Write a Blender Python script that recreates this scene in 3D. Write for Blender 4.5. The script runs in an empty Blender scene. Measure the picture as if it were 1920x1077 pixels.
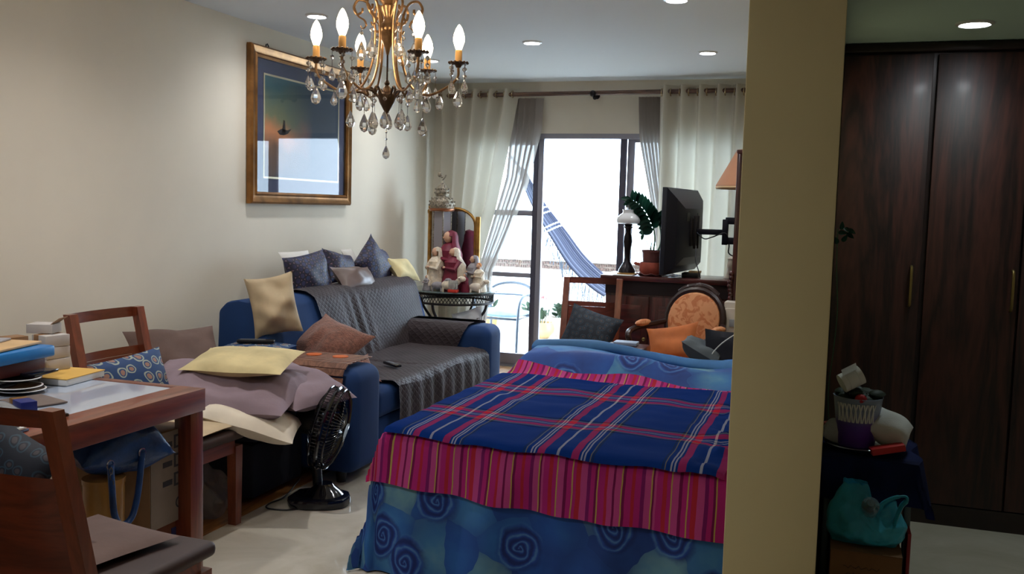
import bpy, bmesh, math, random
from mathutils import Vector, Matrix, noise
from math import pi, sin, cos, radians, sqrt, atan2
R = random.Random(7)
SC = bpy.context.scene
COL = SC.collection

# ---------------------------------------------------------------- camera, sky, exposure
cd = bpy.data.cameras.new('camera')
cam = bpy.data.objects.new('camera', cd)
COL.objects.link(cam)
SC.camera = cam
YAW, PITCH, ROLL = .32488, .085085, -.027762
_f = Vector((-sin(YAW)*cos(PITCH), cos(YAW)*cos(PITCH), -sin(PITCH)))
_r = Vector((cos(YAW), sin(YAW), 0))
_d = _f.cross(_r)
_rr = cos(ROLL)*_r + sin(ROLL)*_d
_dd = -sin(ROLL)*_r + cos(ROLL)*_d
cam.matrix_world = Matrix(((_rr.x, -_dd.x, -_f.x, 0), (_rr.y, -_dd.y, -_f.y, 0), (_rr.z, -_dd.z, -_f.z, 1.45), (0, 0, 0, 1)))
cd.sensor_width = 36
cd.lens = 1768.7/1920*36
cd.clip_start = .05
cd.clip_end = 3000

wd = bpy.data.worlds.new('overcast_sky')
SC.world = wd
wd.use_nodes = True
bg = wd.node_tree.nodes['Background']
bg.inputs['Color'].default_value = (.66, .82, 1, 1)
bg.inputs['Strength'].default_value = SKY = 5.0
vs = SC.view_settings
vs.view_transform = 'Standard'
vs.look = 'None'
vs.gamma = 1
vs.use_curve_mapping = False
vs.exposure = 1.7
BULB, SPOT, HALLSPOT = 15.0, 9.0, 4.0

# daylight sampling portal standing in the balcony door opening (gives off no light of its own)
ld = bpy.data.lights.new('door_portal', 'AREA')
ld.shape = 'RECTANGLE'
ld.size, ld.size_y = 2.6, 2.06
ld.cycles.is_portal = True
lo = bpy.data.objects.new('door_portal', ld)
lo.location = (-1.93, 8.22, 1.03)
lo.rotation_euler = (-pi/2, 0, 0)
COL.objects.link(lo)

# ---------------------------------------------------------------- helpers
def lin(c):
    return tuple(((v/255)/12.92 if v/255 <= .04045 else ((v/255+.055)/1.055)**2.4) for v in c[:3]) + (1,)

class NT:
    def __init__(s, name):
        s.m = bpy.data.materials.new(name)
        s.m.use_nodes = True
        s.t = s.m.node_tree
        s.b = s.t.nodes['Principled BSDF']
        s.out = s.t.nodes['Material Output']
    def n(s, typ, **kw):
        nd = s.t.nodes.new(typ)
        for k, v in kw.items():
            if k.startswith('i_'):
                nd.inputs[k[2:].replace('_', ' ')].default_value = v
            else:
                setattr(nd, k, v)
        return nd
    def l(s, a, b):
        s.t.links.new(a, b)
    def put(s, x, sock):
        if hasattr(x, 'is_output'):
            s.l(x, sock)
        else:
            sock.default_value = x
    def math(s, op, a, b=0.0, c=None):
        nd = s.n('ShaderNodeMath', operation=op)
        s.put(a, nd.inputs[0]); s.put(b, nd.inputs[1])
        if c is not None: s.put(c, nd.inputs[2])
        return nd.outputs[0]
    def mix(s, f, a, b, mode='MIX'):
        nd = s.n('ShaderNodeMix', data_type='RGBA', blend_type=mode)
        s.put(f, nd.inputs[0]); s.put(a, nd.inputs[6]); s.put(b, nd.inputs[7])
        return nd.outputs[2]
    def coord(s, which='Object', scale=(1, 1, 1), rot=(0, 0, 0)):
        tc = s.n('ShaderNodeTexCoord')
        mp = s.n('ShaderNodeMapping')
        mp.inputs['Scale'].default_value = scale
        mp.inputs['Rotation'].default_value = rot
        s.l(tc.outputs[which], mp.inputs[0])
        return mp.outputs[0]
    def noise(s, vec, scale, detail=4, rough=.55, dist=0):
        nd = s.n('ShaderNodeTexNoise')
        nd.inputs['Scale'].default_value = scale
        nd.inputs['Detail'].default_value = detail
        nd.inputs['Roughness'].default_value = rough
        nd.inputs['Distortion'].default_value = dist
        s.l(vec, nd.inputs['Vector'])
        return nd.outputs['Fac']
    def ramp(s, fac, stops, interp='LINEAR'):
        nd = s.n('ShaderNodeValToRGB')
        cr = nd.color_ramp
        cr.interpolation = interp
        while len(cr.elements) < len(stops):
            cr.elements.new(.5)
        for i, (p, c) in enumerate(sorted(stops, key=lambda q: q[0])):
            cr.elements[i].position = p
            cr.elements[i].color = lin(c) if len(c) == 3 else c
        s.put(fac, nd.inputs[0])
        return nd.outputs[0]
    def bump(s, h, strength=.3, dist=.01):
        nd = s.n('ShaderNodeBump')
        nd.inputs['Strength'].default_value = strength
        nd.inputs['Distance'].default_value = dist
        s.l(h, nd.inputs['Height'])
        s.l(nd.outputs[0], s.b.inputs['Normal'])

MATS = {}
def mat(name, col=(200, 200, 200), rough=.6, metal=0, var=0, vs=6, bump=0, bs=60, bd=.005, coat=0, sheen=0, trans=0, ior=1.45, emit=0, ecol=None, sss=0, which='Object'):
    if name in MATS: return MATS[name]
    t = NT(name)
    b = t.b
    b.inputs['Base Color'].default_value = lin(col)
    b.inputs['Roughness'].default_value = rough
    b.inputs['Metallic'].default_value = metal
    b.inputs['IOR'].default_value = ior
    b.inputs['Coat Weight'].default_value = coat
    b.inputs['Sheen Weight'].default_value = sheen
    b.inputs['Transmission Weight'].default_value = trans
    if emit:
        b.inputs['Emission Color'].default_value = lin(ecol or col)
        b.inputs['Emission Strength'].default_value = emit
    if var or bump:
        v = t.coord(which)
        if var:
            n = t.noise(v, vs)
            lo_, hi = [max(0, c*(1-var)) for c in col], [min(255, c*(1+var)) for c in col]
            t.l(t.ramp(n, [(.3, lo_), (.7, hi)]), b.inputs['Base Color'])
        if bump:
            t.bump(t.noise(v, bs, 3), bump, bd)
    MATS[name] = t.m
    return t.m

def wood(name, dark, light, axis='Z', scale=9, rough=.35, coat=.15, rings=2.2, detail=5):
    if name in MATS: return MATS[name]
    t = NT(name)
    s = {'X': (.12, 1, 1), 'Y': (1, .12, 1), 'Z': (1, 1, .12)}[axis]
    v = t.coord('Object', s)
    n1 = t.noise(v, scale, detail, .6, .6)
    w = t.math('FRACT', t.math('MULTIPLY', n1, rings*3))
    w = t.math('ABSOLUTE', t.math('SUBTRACT', w, .5))
    fine = t.noise(t.coord('Object', tuple(q if q < 1 else 1 for q in s)), scale*14, 3)
    f = t.math('ADD', t.math('MULTIPLY', w, 1.2), t.math('MULTIPLY', fine, .5))
    t.l(t.ramp(f, [(.2, dark), (.85, light)]), t.b.inputs['Base Color'])
    t.b.inputs['Roughness'].default_value = rough
    t.b.inputs['Coat Weight'].default_value = coat
    t.b.inputs['Coat Roughness'].default_value = .15
    t.bump(f, .06, .002)
    MATS[name] = t.m
    return t.m

def I(): return Matrix.Identity(4)
def T(x, y, z): return Matrix.Translation((x, y, z))
def RX(a): return Matrix.Rotation(radians(a), 4, 'X')
def RY(a): return Matrix.Rotation(radians(a), 4, 'Y')
def RZ(a): return Matrix.Rotation(radians(a), 4, 'Z')

class B:
    """collects shapes in one bmesh, with a uv layer in metres where a shape has one"""
    def __init__(s):
        s.bm = bmesh.new()
        s.uv = s.bm.loops.layers.uv.new('UVMap')
    def _take(s, nb, m):
        nb.transform(m or I())
        me = bpy.data.meshes.new('tmp')
        nb.to_mesh(me); nb.free()
        s.bm.from_mesh(me)
        bpy.data.meshes.remove(me)
        return s
    def box(s, c, d, bev=0, m=None, seg=2):
        nb = bmesh.new()
        bmesh.ops.create_cube(nb, size=1)
        bmesh.ops.scale(nb, vec=d, verts=nb.verts)
        if bev:
            bmesh.ops.bevel(nb, geom=nb.edges[:], offset=min(bev, min(d)*.49), segments=seg, profile=.5, affect='EDGES')
        return s._take(nb, (m or I()) @ T(*c))
    def bx(s, x0, x1, y0, y1, z0, z1, bev=0, m=None, seg=2):
        return s.box(((x0+x1)/2, (y0+y1)/2, (z0+z1)/2), (abs(x1-x0), abs(y1-y0), abs(z1-z0)), bev, m, seg)
    def lathe(s, prof, n=20, m=None, cap=True, a0=0):
        nb = bmesh.new()
        rings = []
        for r, z in prof:
            if r < 1e-5:
                rings.append([nb.verts.new((0, 0, z))])
            else:
                rings.append([nb.verts.new((r*cos(a0+2*pi*i/n), r*sin(a0+2*pi*i/n), z)) for i in range(n)])
        for a, b in zip(rings, rings[1:]):
            for i in range(n):
                j = (i+1) % n
                if len(a) == 1 and len(b) == 1: continue
                if len(a) == 1: nb.faces.new((a[0], b[j], b[i])) if False else nb.faces.new((a[0], b[i], b[j]))
                elif len(b) == 1: nb.faces.new((a[i], a[j], b[0]))
                else: nb.faces.new((a[i], a[j], b[j], b[i]))
        if cap:
            for r in (rings[0], rings[-1]):
                if len(r) > 2: nb.faces.new(r)
        bmesh.ops.recalc_face_normals(nb, faces=nb.faces)
        return s._take(nb, m)
    def cyl(s, p, q, r, n=12, r2=None):
        p, q = Vector(p), Vector(q)
        d = q-p
        m = T(*p) @ d.to_track_quat('Z', 'Y').to_matrix().to_4x4()
        return s.lathe([(r, 0), (r if r2 is None else r2, d.length)], n, m)
    def ball(s, c, r, n=12, sc=(1, 1, 1), m=None):
        nb = bmesh.new()
        bmesh.ops.create_uvsphere(nb, u_segments=n, v_segments=max(6, n*2//3), radius=r)
        bmesh.ops.scale(nb, vec=sc, verts=nb.verts)
        return s._take(nb, (m or I()) @ T(*c))
    def tube(s, pts, r, n=8, closed=False, flat=None):
        """swept tube; r a number or a list; flat squashes the section"""
        pts = [Vector(p) for p in pts]
        k = len(pts)
        rs = r if isinstance(r, (list, tuple)) else [r]*k
        nb = bmesh.new()
        prev = None
        rings = []
        for i, p in enumerate(pts):
            if closed: t = pts[(i+1) % k]-pts[i-1]
            else: t = pts[min(i+1, k-1)]-pts[max(i-1, 0)]
            t = t.normalized() if t.length > 1e-9 else Vector((0, 0, 1))
            if prev is None:
                a = Vector((0, 0, 1)) if abs(t.z) < .9 else Vector((1, 0, 0))
                x = t.cross(a).normalized()
            else:
                x = (prev-t*prev.dot(t)).normalized()
            prev = x
            y = t.cross(x)
            rings.append([nb.verts.new(p+rs[i]*(x*cos(2*pi*j/n)+y*sin(2*pi*j/n)*(flat or 1))) for j in range(n)])
        prs = list(zip(rings, rings[1:]))
        if closed: prs.append((rings[-1], rings[0]))
        for a, b in prs:
            for j in range(n):
                nb.faces.new((a[j], a[(j+1) % n], b[(j+1) % n], b[j]))
        if not closed:
            nb.faces.new(rings[0]); nb.faces.new(rings[-1])
        bmesh.ops.recalc_face_normals(nb, faces=nb.faces)
        return s._take(nb, None)
    def prism(s, poly, h, m=None, bev=0):
        """polygon in xy extruded up by h"""
        nb = bmesh.new()
        f = nb.faces.new([nb.verts.new((x, y, 0)) for x, y in poly])
        ex = bmesh.ops.extrude_face_region(nb, geom=[f])
        bmesh.ops.translate(nb, vec=(0, 0, h), verts=[v for v in ex['geom'] if isinstance(v, bmesh.types.BMVert)])
        bmesh.ops.recalc_face_normals(nb, faces=nb.faces)
        if bev:
            bmesh.ops.bevel(nb, geom=nb.edges[:], offset=bev, segments=2, profile=.5, affect='EDGES')
        return s._take(nb, m)
    def grid(s, nu, nv, f, us=1, vs=1, thick=0, m=None):
        """f(u,v in 0..1) -> point; uv stored as (u*us, v*vs)"""
        nb = bmesh.new()
        L = nb.loops.layers.uv.new('UVMap')
        V = [[nb.verts.new(f(i/nu, j/nv)) for j in range(nv+1)] for i in range(nu+1)]
        for i in range(nu):
            for j in range(nv):
                q = [(i, j), (i+1, j), (i+1, j+1), (i, j+1)]
                fc = nb.faces.new([V[a][b] for a, b in q])
                for lp, (a, b) in zip(fc.loops, q):
                    lp[L].uv = (a/nu*us, b/nv*vs)
        if thick:
            bmesh.ops.solidify(nb, geom=nb.faces[:], thickness=thick)
        return s._take(nb, m)
    def pillow(s, L, W, H, m=None, seed=0, n=16, wr=.12, pinch=.06, pw=2.4):
        o = Vector((seed*7.3, seed*3.1, seed*1.7))
        def pt(sg):
            def g(u, v):
                a, b = 2*u-1, 2*v-1
                p = max(0, (1-abs(a)**pw)*(1-abs(b)**pw))**.5
                x = L/2*a*(1-pinch*(1-b*b)*abs(a))
                y = W/2*b*(1-pinch*(1-a*a)*abs(b))
                q = Vector((x*5, y*5, sg))+o
                z = sg*H/2*p*(1+wr*2*noise.noise(q)) + sg*p*H*wr*.5*noise.noise(q*2.7)
                z += H*.10*noise.noise(Vector((x*4, y*4, 5))+o)
                return (x, y, z)
            return g
        nb = bmesh.new()
        Lr = nb.loops.layers.uv.new('UVMap')
        for sg in (1, -1):
            g = pt(sg)
            V = [[nb.verts.new(g(i/n, j/n)) for j in range(n+1)] for i in range(n+1)]
            for i in range(n):
                for j in range(n):
                    q = [(i, j), (i+1, j), (i+1, j+1), (i, j+1)]
                    if sg < 0: q.reverse()
                    fc = nb.faces.new([V[a][b] for a, b in q])
                    for lp, (a, b) in zip(fc.loops, q):
                        lp[Lr].uv = (a/n*L+(0 if sg > 0 else 3), b/n*W)
        bmesh.ops.remove_doubles(nb, verts=nb.verts, dist=.0005)
        return s._take(nb, m)
    def xf(s, m):
        s.bm.transform(m)
        return s

def obj(name, b, m, parent=None, loc=None, local=False, smooth=True, angle=.7, mesh=None, rotz=0):
    """links one mesh object. Shapes are given in room coordinates unless local; parts are moved into their parent's frame"""
    if mesh is None:
        if parent is not None and not local:
            b.bm.transform(root_matrix(parent).inverted())
        elif loc is not None and not local:
            b.bm.transform((T(*loc) @ Matrix.Rotation(rotz, 4, 'Z')).inverted())
        me = bpy.data.meshes.new(name)
        b.bm.to_mesh(me)
        b.bm.free()
        me.polygons.foreach_set('use_smooth', [smooth]*len(me.polygons))
        if smooth: me.set_sharp_from_angle(angle=angle)
        if m: me.materials.append(m)
    else:
        me = mesh
    o = bpy.data.objects.new(name, me)
    COL.objects.link(o)
    if parent is not None: o.parent = parent
    elif loc is not None:
        o.location = loc
        o.rotation_euler = (0, 0, rotz)
    return o

def root_matrix(o):
    mm = T(*o.location) @ o.rotation_euler.to_matrix().to_4x4()
    return root_matrix(o.parent) @ mm if o.parent else mm

def tag(o, label, cat, group=None, kind=None):
    o['label'] = label
    o['category'] = cat
    if group: o['group'] = group
    if kind: o['kind'] = kind
    return o

def thing(name, label, cat, loc=(0, 0, 0), rotz=0, group=None):
    o = bpy.data.objects.new(name, None)
    COL.objects.link(o)
    o.empty_display_size = .1
    o.location = loc
    o.rotation_euler = (0, 0, rotz)
    return tag(o, label, cat, group)

def single(name, b, m, label, cat, loc, group=None, kind=None, **k):
    return tag(obj(name, b, m, None, loc, **k), label, cat, group, kind)

def struct(name, b, m, parent=None, loc=None, **k):
    o = obj(name, b, m, parent, loc, **k)
    if parent is None: o['kind'] = 'structure'
    return o

def dup(root, loc, rotz, label, cat=None):
    r = root.copy(); COL.objects.link(r)
    r.location = loc; r.rotation_euler = (0, 0, rotz)
    r['label'] = label
    for ch in list(root.children):
        c = ch.copy(); COL.objects.link(c); c.parent = r
        for g in ch.children:
            d = g.copy(); COL.objects.link(d); d.parent = c
    return r

def lerp(a, b, t): return a+(b-a)*t
def sm(a, b, x):
    t = min(1, max(0, (x-a)/(b-a)))
    return t*t*(3-2*t)
def spline(pts, n=8):
    """Catmull-Rom through the points"""
    P = [Vector(p) for p in pts]
    P = [2*P[0]-P[1]]+P+[2*P[-1]-P[-2]]
    out = []
    for i in range(1, len(P)-2):
        for k in range(n):
            t = k/n
            out.append(.5*((2*P[i])+(-P[i-1]+P[i+1])*t+(2*P[i-1]-5*P[i]+4*P[i+1]-P[i+2])*t*t+(-P[i-1]+3*P[i]-3*P[i+1]+P[i+2])*t**3))
    out.append(P[-2])
    return out

# ---------------------------------------------------------------- materials of the setting
paint = mat('cream_wall_paint', (222, 213, 196), .75, var=.02, vs=1.5, bump=.05, bs=40)
ceil_paint = mat('white_ceiling_paint', (226, 230, 234), .85)
hall_paint = mat('hall_ceiling_paint', (206, 230, 224), .85)  # cool green tint of the hall light put into the paint colour

def floor_mat():
    t = NT('polished_tile')
    v = t.coord('Object')
    n = t.noise(v, 2.2, 6, .6, 1.2)
    t.l(t.ramp(n, [(.3, (190, 182, 164)), (.7, (214, 208, 194))]), t.b.inputs['Base Color'])
    t.b.inputs['Roughness'].default_value = .07
    t.b.inputs['Specular IOR Level'].default_value = .6
    return t.m
tile = floor_mat()
plank = wood('honey_wood_floor', (120, 78, 42), (168, 118, 68), 'Y', 8, .3)
walnut = wood('dark_walnut', (22, 9, 8), (70, 35, 28), 'Z', 4.5, .5, .04, 2.0)
walnut_dark = mat('dark_walnut_trim', (34, 22, 20), .4, var=.2, vs=8)
brass = mat('aged_brass', (150, 128, 82), .35, .9)
alu = mat('grey_aluminium', (150, 148, 158), .45, .5)
alu_dark = mat('dark_aluminium', (84, 82, 96), .45, .5)
balc = mat('pale_balcony_stone', (226, 222, 214), .6, var=.04, vs=3)
white_render = mat('white_parapet_render', (235, 235, 232), .8, var=.03, vs=3)

def glass_pane(name, tint=(.96, .98, .98, 1), r=.0, f0=.05, f1=.94):
    if name in MATS: return MATS[name]
    t = NT(name)
    tr = t.n('ShaderNodeBsdfTransparent'); tr.inputs[0].default_value = tint
    gl = t.n('ShaderNodeBsdfGlossy'); gl.inputs['Roughness'].default_value = r
    lw = t.n('ShaderNodeLayerWeight'); lw.inputs[0].default_value = .5
    fr = t.n('ShaderNodeMath', operation='MULTIPLY_ADD'); t.l(t.math('POWER', lw.outputs['Facing'], 5.0), fr.inputs[0]); fr.inputs[1].default_value = f1; fr.inputs[2].default_value = f0
    mx = t.n('ShaderNodeMixShader')
    t.l(fr.outputs[0], mx.inputs[0]); t.l(tr.outputs[0], mx.inputs[1]); t.l(gl.outputs[0], mx.inputs[2])
    t.l(mx.outputs[0], t.out.inputs[0])
    MATS[name] = t.m
    return t.m
pane_glass = glass_pane('window_glass')

def cloth_through(name, col, transl=.5, clear=0.0, weave=0):
    t = NT(name)
    d = t.n('ShaderNodeBsdfDiffuse'); d.inputs[0].default_value = lin(col)
    tl = t.n('ShaderNodeBsdfTranslucent'); tl.inputs[0].default_value = lin(col)
    mx = t.n('ShaderNodeMixShader'); mx.inputs[0].default_value = transl
    t.l(d.outputs[0], mx.inputs[1]); t.l(tl.outputs[0], mx.inputs[2])
    last = mx.outputs[0]
    if clear:
        tr = t.n('ShaderNodeBsdfTransparent')
        m2 = t.n('ShaderNodeMixShader'); m2.inputs[0].default_value = clear
        t.l(last, m2.inputs[1]); t.l(tr.outputs[0], m2.inputs[2])
        last = m2.outputs[0]
    t.l(last, t.out.inputs[0])
    return t.m
cream_curtain = cloth_through('cream_curtain_cloth', (206, 198, 182), .22)
sheer_curtain = cloth_through('grey_sheer_cloth', (176, 167, 160), .4, .06)

# ---------------------------------------------------------------- room shell
struct('floor', B().bx(-3.6, 1.9, -1.4, 8.2, -.12, 0), tile)
struct('trim_1', B().bx(-3.5, -2.49, -1.2, 8.0, -.001, .004), plank)
struct('ceiling', B().bx(-3.6, 1.9, -1.4, 8.2, 2.55, 2.67), ceil_paint)
struct('ceiling', B().bx(.007, 1.7, 2.62, 8.0, 2.26, 2.549), hall_paint)
struct('wall_left', B().bx(-3.62, -3.5, -1.4, 8.2, 0, 2.55), paint)
struct('wall_front', B().bx(-3.5, 1.9, -1.4, -1.28, 0, 2.55), paint)
struct('wall_hall', B().bx(1.62, 1.9, -1.28, 8.2, 0, 2.55), paint)
struct('wall_middle', B().bx(-.238, .006, 2.6, 8.04, 0, 2.55, .004), mat('warm_shade_wall_paint', (206, 192, 146), .7, var=.02, vs=1.5, bump=.05, bs=40))  # warm shade on the wall end put into a yellower paint colour
wb = B().bx(-3.5, -3.2, 8.04, 8.2, 0, 2.55).bx(-3.2, -.66, 8.04, 8.2, 2.1, 2.55).bx(-.66, 1.62, 8.04, 8.2, 0, 2.55)
struct('wall_back', wb, paint)

# sliding balcony door: head, jambs, left glazed leaf with two rails, right glazed leaf
d1 = struct('door_1', B().bx(-3.2, -.66, 8.05, 8.17, 2.055, 2.1).bx(-3.2, -3.16, 8.05, 8.17, 0, 2.06).bx(-.70, -.66, 8.05, 8.17, 0, 2.06).bx(-3.2, -.66, 8.05, 8.17, 0, .02), alu, None, (-1.93, 8.1, 0))
lf = struct('door_leaf', B().bx(-2.50, -2.452, 8.06, 8.1, .02, 2.055, .004).bx(-3.16, -3.10, 8.06, 8.1, .02, 2.055, .004), alu, d1)
struct('door_stile', B().bx(-2.546, -2.50, 8.06, 8.1, .02, 2.055, .004), alu_dark, d1)
for z0, z1 in ((.02, .12), (.815, .856), (1.37, 1.42), (2.0, 2.055)):
    struct('door_rail', B().bx(-3.10, -2.546, 8.065, 8.095, z0, z1, .003), alu, d1)
for z0, z1 in ((.12, .815), (.856, 1.37), (1.42, 2.0)):
    struct('pane', B().bx(-3.10, -2.546, 8.077, 8.083, z0, z1), pane_glass, d1)
struct('door_stile', B().bx(-1.765, -1.71, 8.06, 8.1, .02, 2.055, .004), alu_dark, d1)
struct('door_leaf', B().bx(-1.708, -1.645, 8.10, 8.14, .02, 2.055, .004).bx(-.76, -.70, 8.10, 8.14, .02, 2.055, .004).bx(-1.645, -.76, 8.105, 8.135, 2.03, 2.055).bx(-1.645, -.76, 8.105, 8.135, .02, .1), alu, d1)
struct('pane', B().bx(-1.645, -.76, 8.117, 8.123, .1, 2.03), pane_glass, d1)

# ---------------------------------------------------------------- balcony and sea
struct('balcony_floor', B().bx(-6, 2, 8.2, 10.7, -.12, -.01), balc)
struct('balcony_shade_slab', B().bx(-6, 2, 8.2, 10.9, 2.62, 2.75), white_render)  # unseen slab, added to shade the balcony from the high sky
bp = struct('balcony_parapet', B().bx(-6, 2, 10.5, 10.68, -.01, .74).bx(-6, 2, 10.46, 10.70, .835, .85), white_render, None, (-2, 10.6, 0))
struct('mosaic_backing', B().bx(-6, 2, 10.49, 10.68, .74, .835), mat('mosaic_grout', (120, 106, 96), .8), bp)
mb = B()
for i in range(150):
    for j in range(2):
        x = -4.6+i*.026+R.uniform(-.006, .006)
        mb.box((x, 10.487, .764+j*.045+R.uniform(-.006, .006)), (.014+R.random()*.008, .012, .022+R.random()*.012), 0, None)
o = struct('mosaic_chips', mb, mat('mosaic_chip', (86, 66, 58), .5, var=.35, vs=40), bp)
o['kind'] = 'stuff'
struct('planter_ledge', B().bx(-4.6, -1.4, 10.40, 10.5, -.01, .30, .01), mat('pale_ledge', (214, 210, 204), .7), bp)
def sea_mat():
    t = NT('hazy_sea')
    v = t.coord('Object')
    n = t.noise(v, .02, 4)
    t.l(t.ramp(n, [(.35, (205, 228, 238)), (.65, (236, 244, 246))]), t.b.inputs['Base Color'])
    t.b.inputs['Roughness'].default_value = .25
    return t.m
single('sea', B().bx(-1400, 1400, 60, 2600, -61, -60), sea_mat(), 'pale hazy sea beyond the balcony parapet', 'sea', (0, 60, -60), kind='stuff')

# ---------------------------------------------------------------- recessed ceiling lights
lamp_ring = mat('white_lamp_ring', (225, 225, 225), .3)
def downlight(x, y, z, label, watt, warm=(1, .97, .93), r=.05):
    t = thing('ceiling_light', label, 'light', (x, y, z), 0, 'recessed ceiling spots')
    obj('frame', B().lathe([(r*1.35, 0), (r*1.35, -.006), (r*1.12, -.011), (r, -.006), (r, .001), (r*1.35, .001)], 28, T(x, y, z), cap=False), lamp_ring, t)
    m = MATS.get('lit_spot_lens') or mat('lit_spot_lens', (250, 250, 255), .4, emit=25, ecol=(245, 248, 255))
    obj('diffuser', B().lathe([(r, -.004), (r*.6, -.007), (0, -.008)], 24, T(x, y, z), cap=False), m, t)
    l = bpy.data.lights.new('spot_lamp', 'SPOT')
    l.energy = watt; l.spot_size = radians(150); l.spot_blend = 1; l.shadow_soft_size = .04
    l.color = warm
    lo = bpy.data.objects.new('spot_lamp', l); COL.objects.link(lo)
    lo.location = (x, y, z-.02)
downlight(-2.967, 5.037, 2.55, 'round recessed ceiling spot left of the chandelier above the framed picture', SPOT, (.96, .98, 1))
downlight(-1.966, 6.118, 2.55, 'round recessed ceiling spot with a warm rim right of the chandelier', SPOT, (1, .93, .82))
downlight(-.879, 6.704, 2.55, 'bright recessed ceiling spot above the right cream curtain', SPOT, (.93, .97, 1))
downlight(-.83, 5.02, 2.55, 'recessed ceiling spot cut by the top edge of the view', SPOT, (.96, .98, 1))
downlight(-2.978, 6.747, 2.55, 'recessed ceiling spot seen through the chandelier crystals', SPOT, (.96, .98, 1))
downlight(-2.5, 3.33, 2.55, 'added unseen fill spot close to the left wall above the chair with the blue cushion', 15, (1, .96, .92))  # unseen spot, added to brighten the left wall
downlight(-.7, .9, 2.55, 'added unseen fill spot nearest the viewpoint, high to its left', 3, (.95, .98, 1))  # unseen weak spot, added as fill for the foreground
downlight(-2.4, 1.62, 2.55, 'added unseen fill spot close to the left wall above the near end of the dining table', 20, (1, .96, .92))  # unseen spot, added to light the table and the near left wall
downlight(.513, 4.377, 2.26, 'brightest recessed ceiling spot in front of the dark wardrobe', HALLSPOT, (.78, 1, .97), .055)

# ---------------------------------------------------------------- wardrobe in the hall
w = thing('wardrobe', 'tall dark walnut built-in wardrobe with brass bar handles in the hall', 'wardrobe', (.8, 5.1, 0))
obj('carcass', B().bx(.012, 1.6, 4.83, 5.4, .0, 2.255), walnut_dark, w)
obj('cornice', B().bx(.012, 1.6, 4.785, 4.84, 2.215, 2.257, .008), walnut_dark, w)
obj('plinth', B().bx(.012, 1.6, 4.80, 4.84, 0, .095), walnut_dark, w)
for x0, x1, hx in ((.014, .402, .362), (.423, .815, .79), (.825, 1.205, 1.165), (1.226, 1.598, 1.26)):
    d = obj('door', B().bx(x0, x1, 4.80, 4.829, .10, 2.205, .003), walnut, w)
    hb = B()
    hb.tube(spline([(hx, 4.80, 1.035), (hx, 4.772, 1.05), (hx, 4.766, 1.13), (hx, 4.772, 1.21), (hx, 4.80, 1.222)], 5), .007, 8)
    hb.bm.transform(T(-.8, -5.1, 0))
    h = obj('handle', hb, brass, d, local=True)

# ---------------------------------------------------------------- fabrics
def tartan():
    t = NT('blue_tartan_wool')
    uv = t.coord('UV')
    sx = t.n('ShaderNodeSeparateXYZ'); t.l(uv, sx.inputs[0])
    nv, rd, wh, yl, bk, gn = (18, 62, 148), (232, 40, 72), (226, 230, 238), (170, 164, 80), (16, 18, 36), (44, 62, 60)
    def bands(stripes):
        st = [(0, nv)]
        for a, b, c in stripes:
            st += [(a, c), (b, nv)]
        return st
    U = bands([(.235, .25, gn), (.255, .265, yl), (.295, .305, wh), (.32, .33, wh), (.345, .40, rd), (.49, .51, wh), (.60, .655, rd), (.67, .68, wh), (.695, .705, wh), (.735, .745, yl), (.75, .765, gn)])
    V = bands([(.355, .375, bk), (.39, .40, yl), (.41, .46, rd), (.488, .494, wh), (.51, .516, wh), (.54, .59, rd), (.60, .61, yl), (.625, .645, bk)])
    fu = t.math('FRACT', t.math('ADD', t.math('MULTIPLY', sx.outputs[0], 1/.52), .154))
    fv = t.math('FRACT', t.math('ADD', t.math('MULTIPLY', sx.outputs[1], 1/.64), .875))
    a, b = t.ramp(fu, U, 'CONSTANT'), t.ramp(fv, V, 'CONSTANT')
    c = t.mix(.5, a, b)
    t.l(c, t.b.inputs['Base Color'])
    t.b.inputs['Roughness'].default_value = .95
    t.b.inputs['Specular IOR Level'].default_value = .1
    t.bump(t.noise(uv, 160, 2), .25, .003)
    return t.m

def pink_stripes():
    t = NT('pink_striped_cotton')
    uv = t.coord('UV')
    sx = t.n('ShaderNodeSeparateXYZ'); t.l(uv, sx.inputs[0])
    wob = t.math('MULTIPLY', t.math('SUBTRACT', t.noise(uv, 6, 2), .5), .012)
    f = t.math('FRACT', t.math('MULTIPLY', t.math('ADD', sx.outputs[0], wob), 1/.42))
    mg, pk, or_, mr, yl, vi = (222, 48, 152), (236, 92, 176), (228, 52, 78), (150, 22, 100), (230, 200, 110), (160, 34, 130)
    st = [(0, mg), (.05, or_), (.085, mg), (.12, yl), (.132, pk), (.19, mr), (.215, mg), (.26, yl), (.27, mg), (.30, or_), (.34, pk), (.40, vi), (.43, mg), (.47, mr), (.49, yl), (.502, mg), (.56, or_), (.585, pk), (.63, mr), (.65, pk), (.70, yl), (.712, mr), (.735, mg), (.79, or_), (.82, mg), (.87, vi), (.90, pk), (.95, yl), (.962, mr), (.98, pk)]
    t.l(t.ramp(f, st, 'CONSTANT'), t.b.inputs['Base Color'])
    t.b.inputs['Roughness'].default_value = .9
    t.bump(t.noise(uv, 120, 2), .2, .003)
    return t.m

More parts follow.
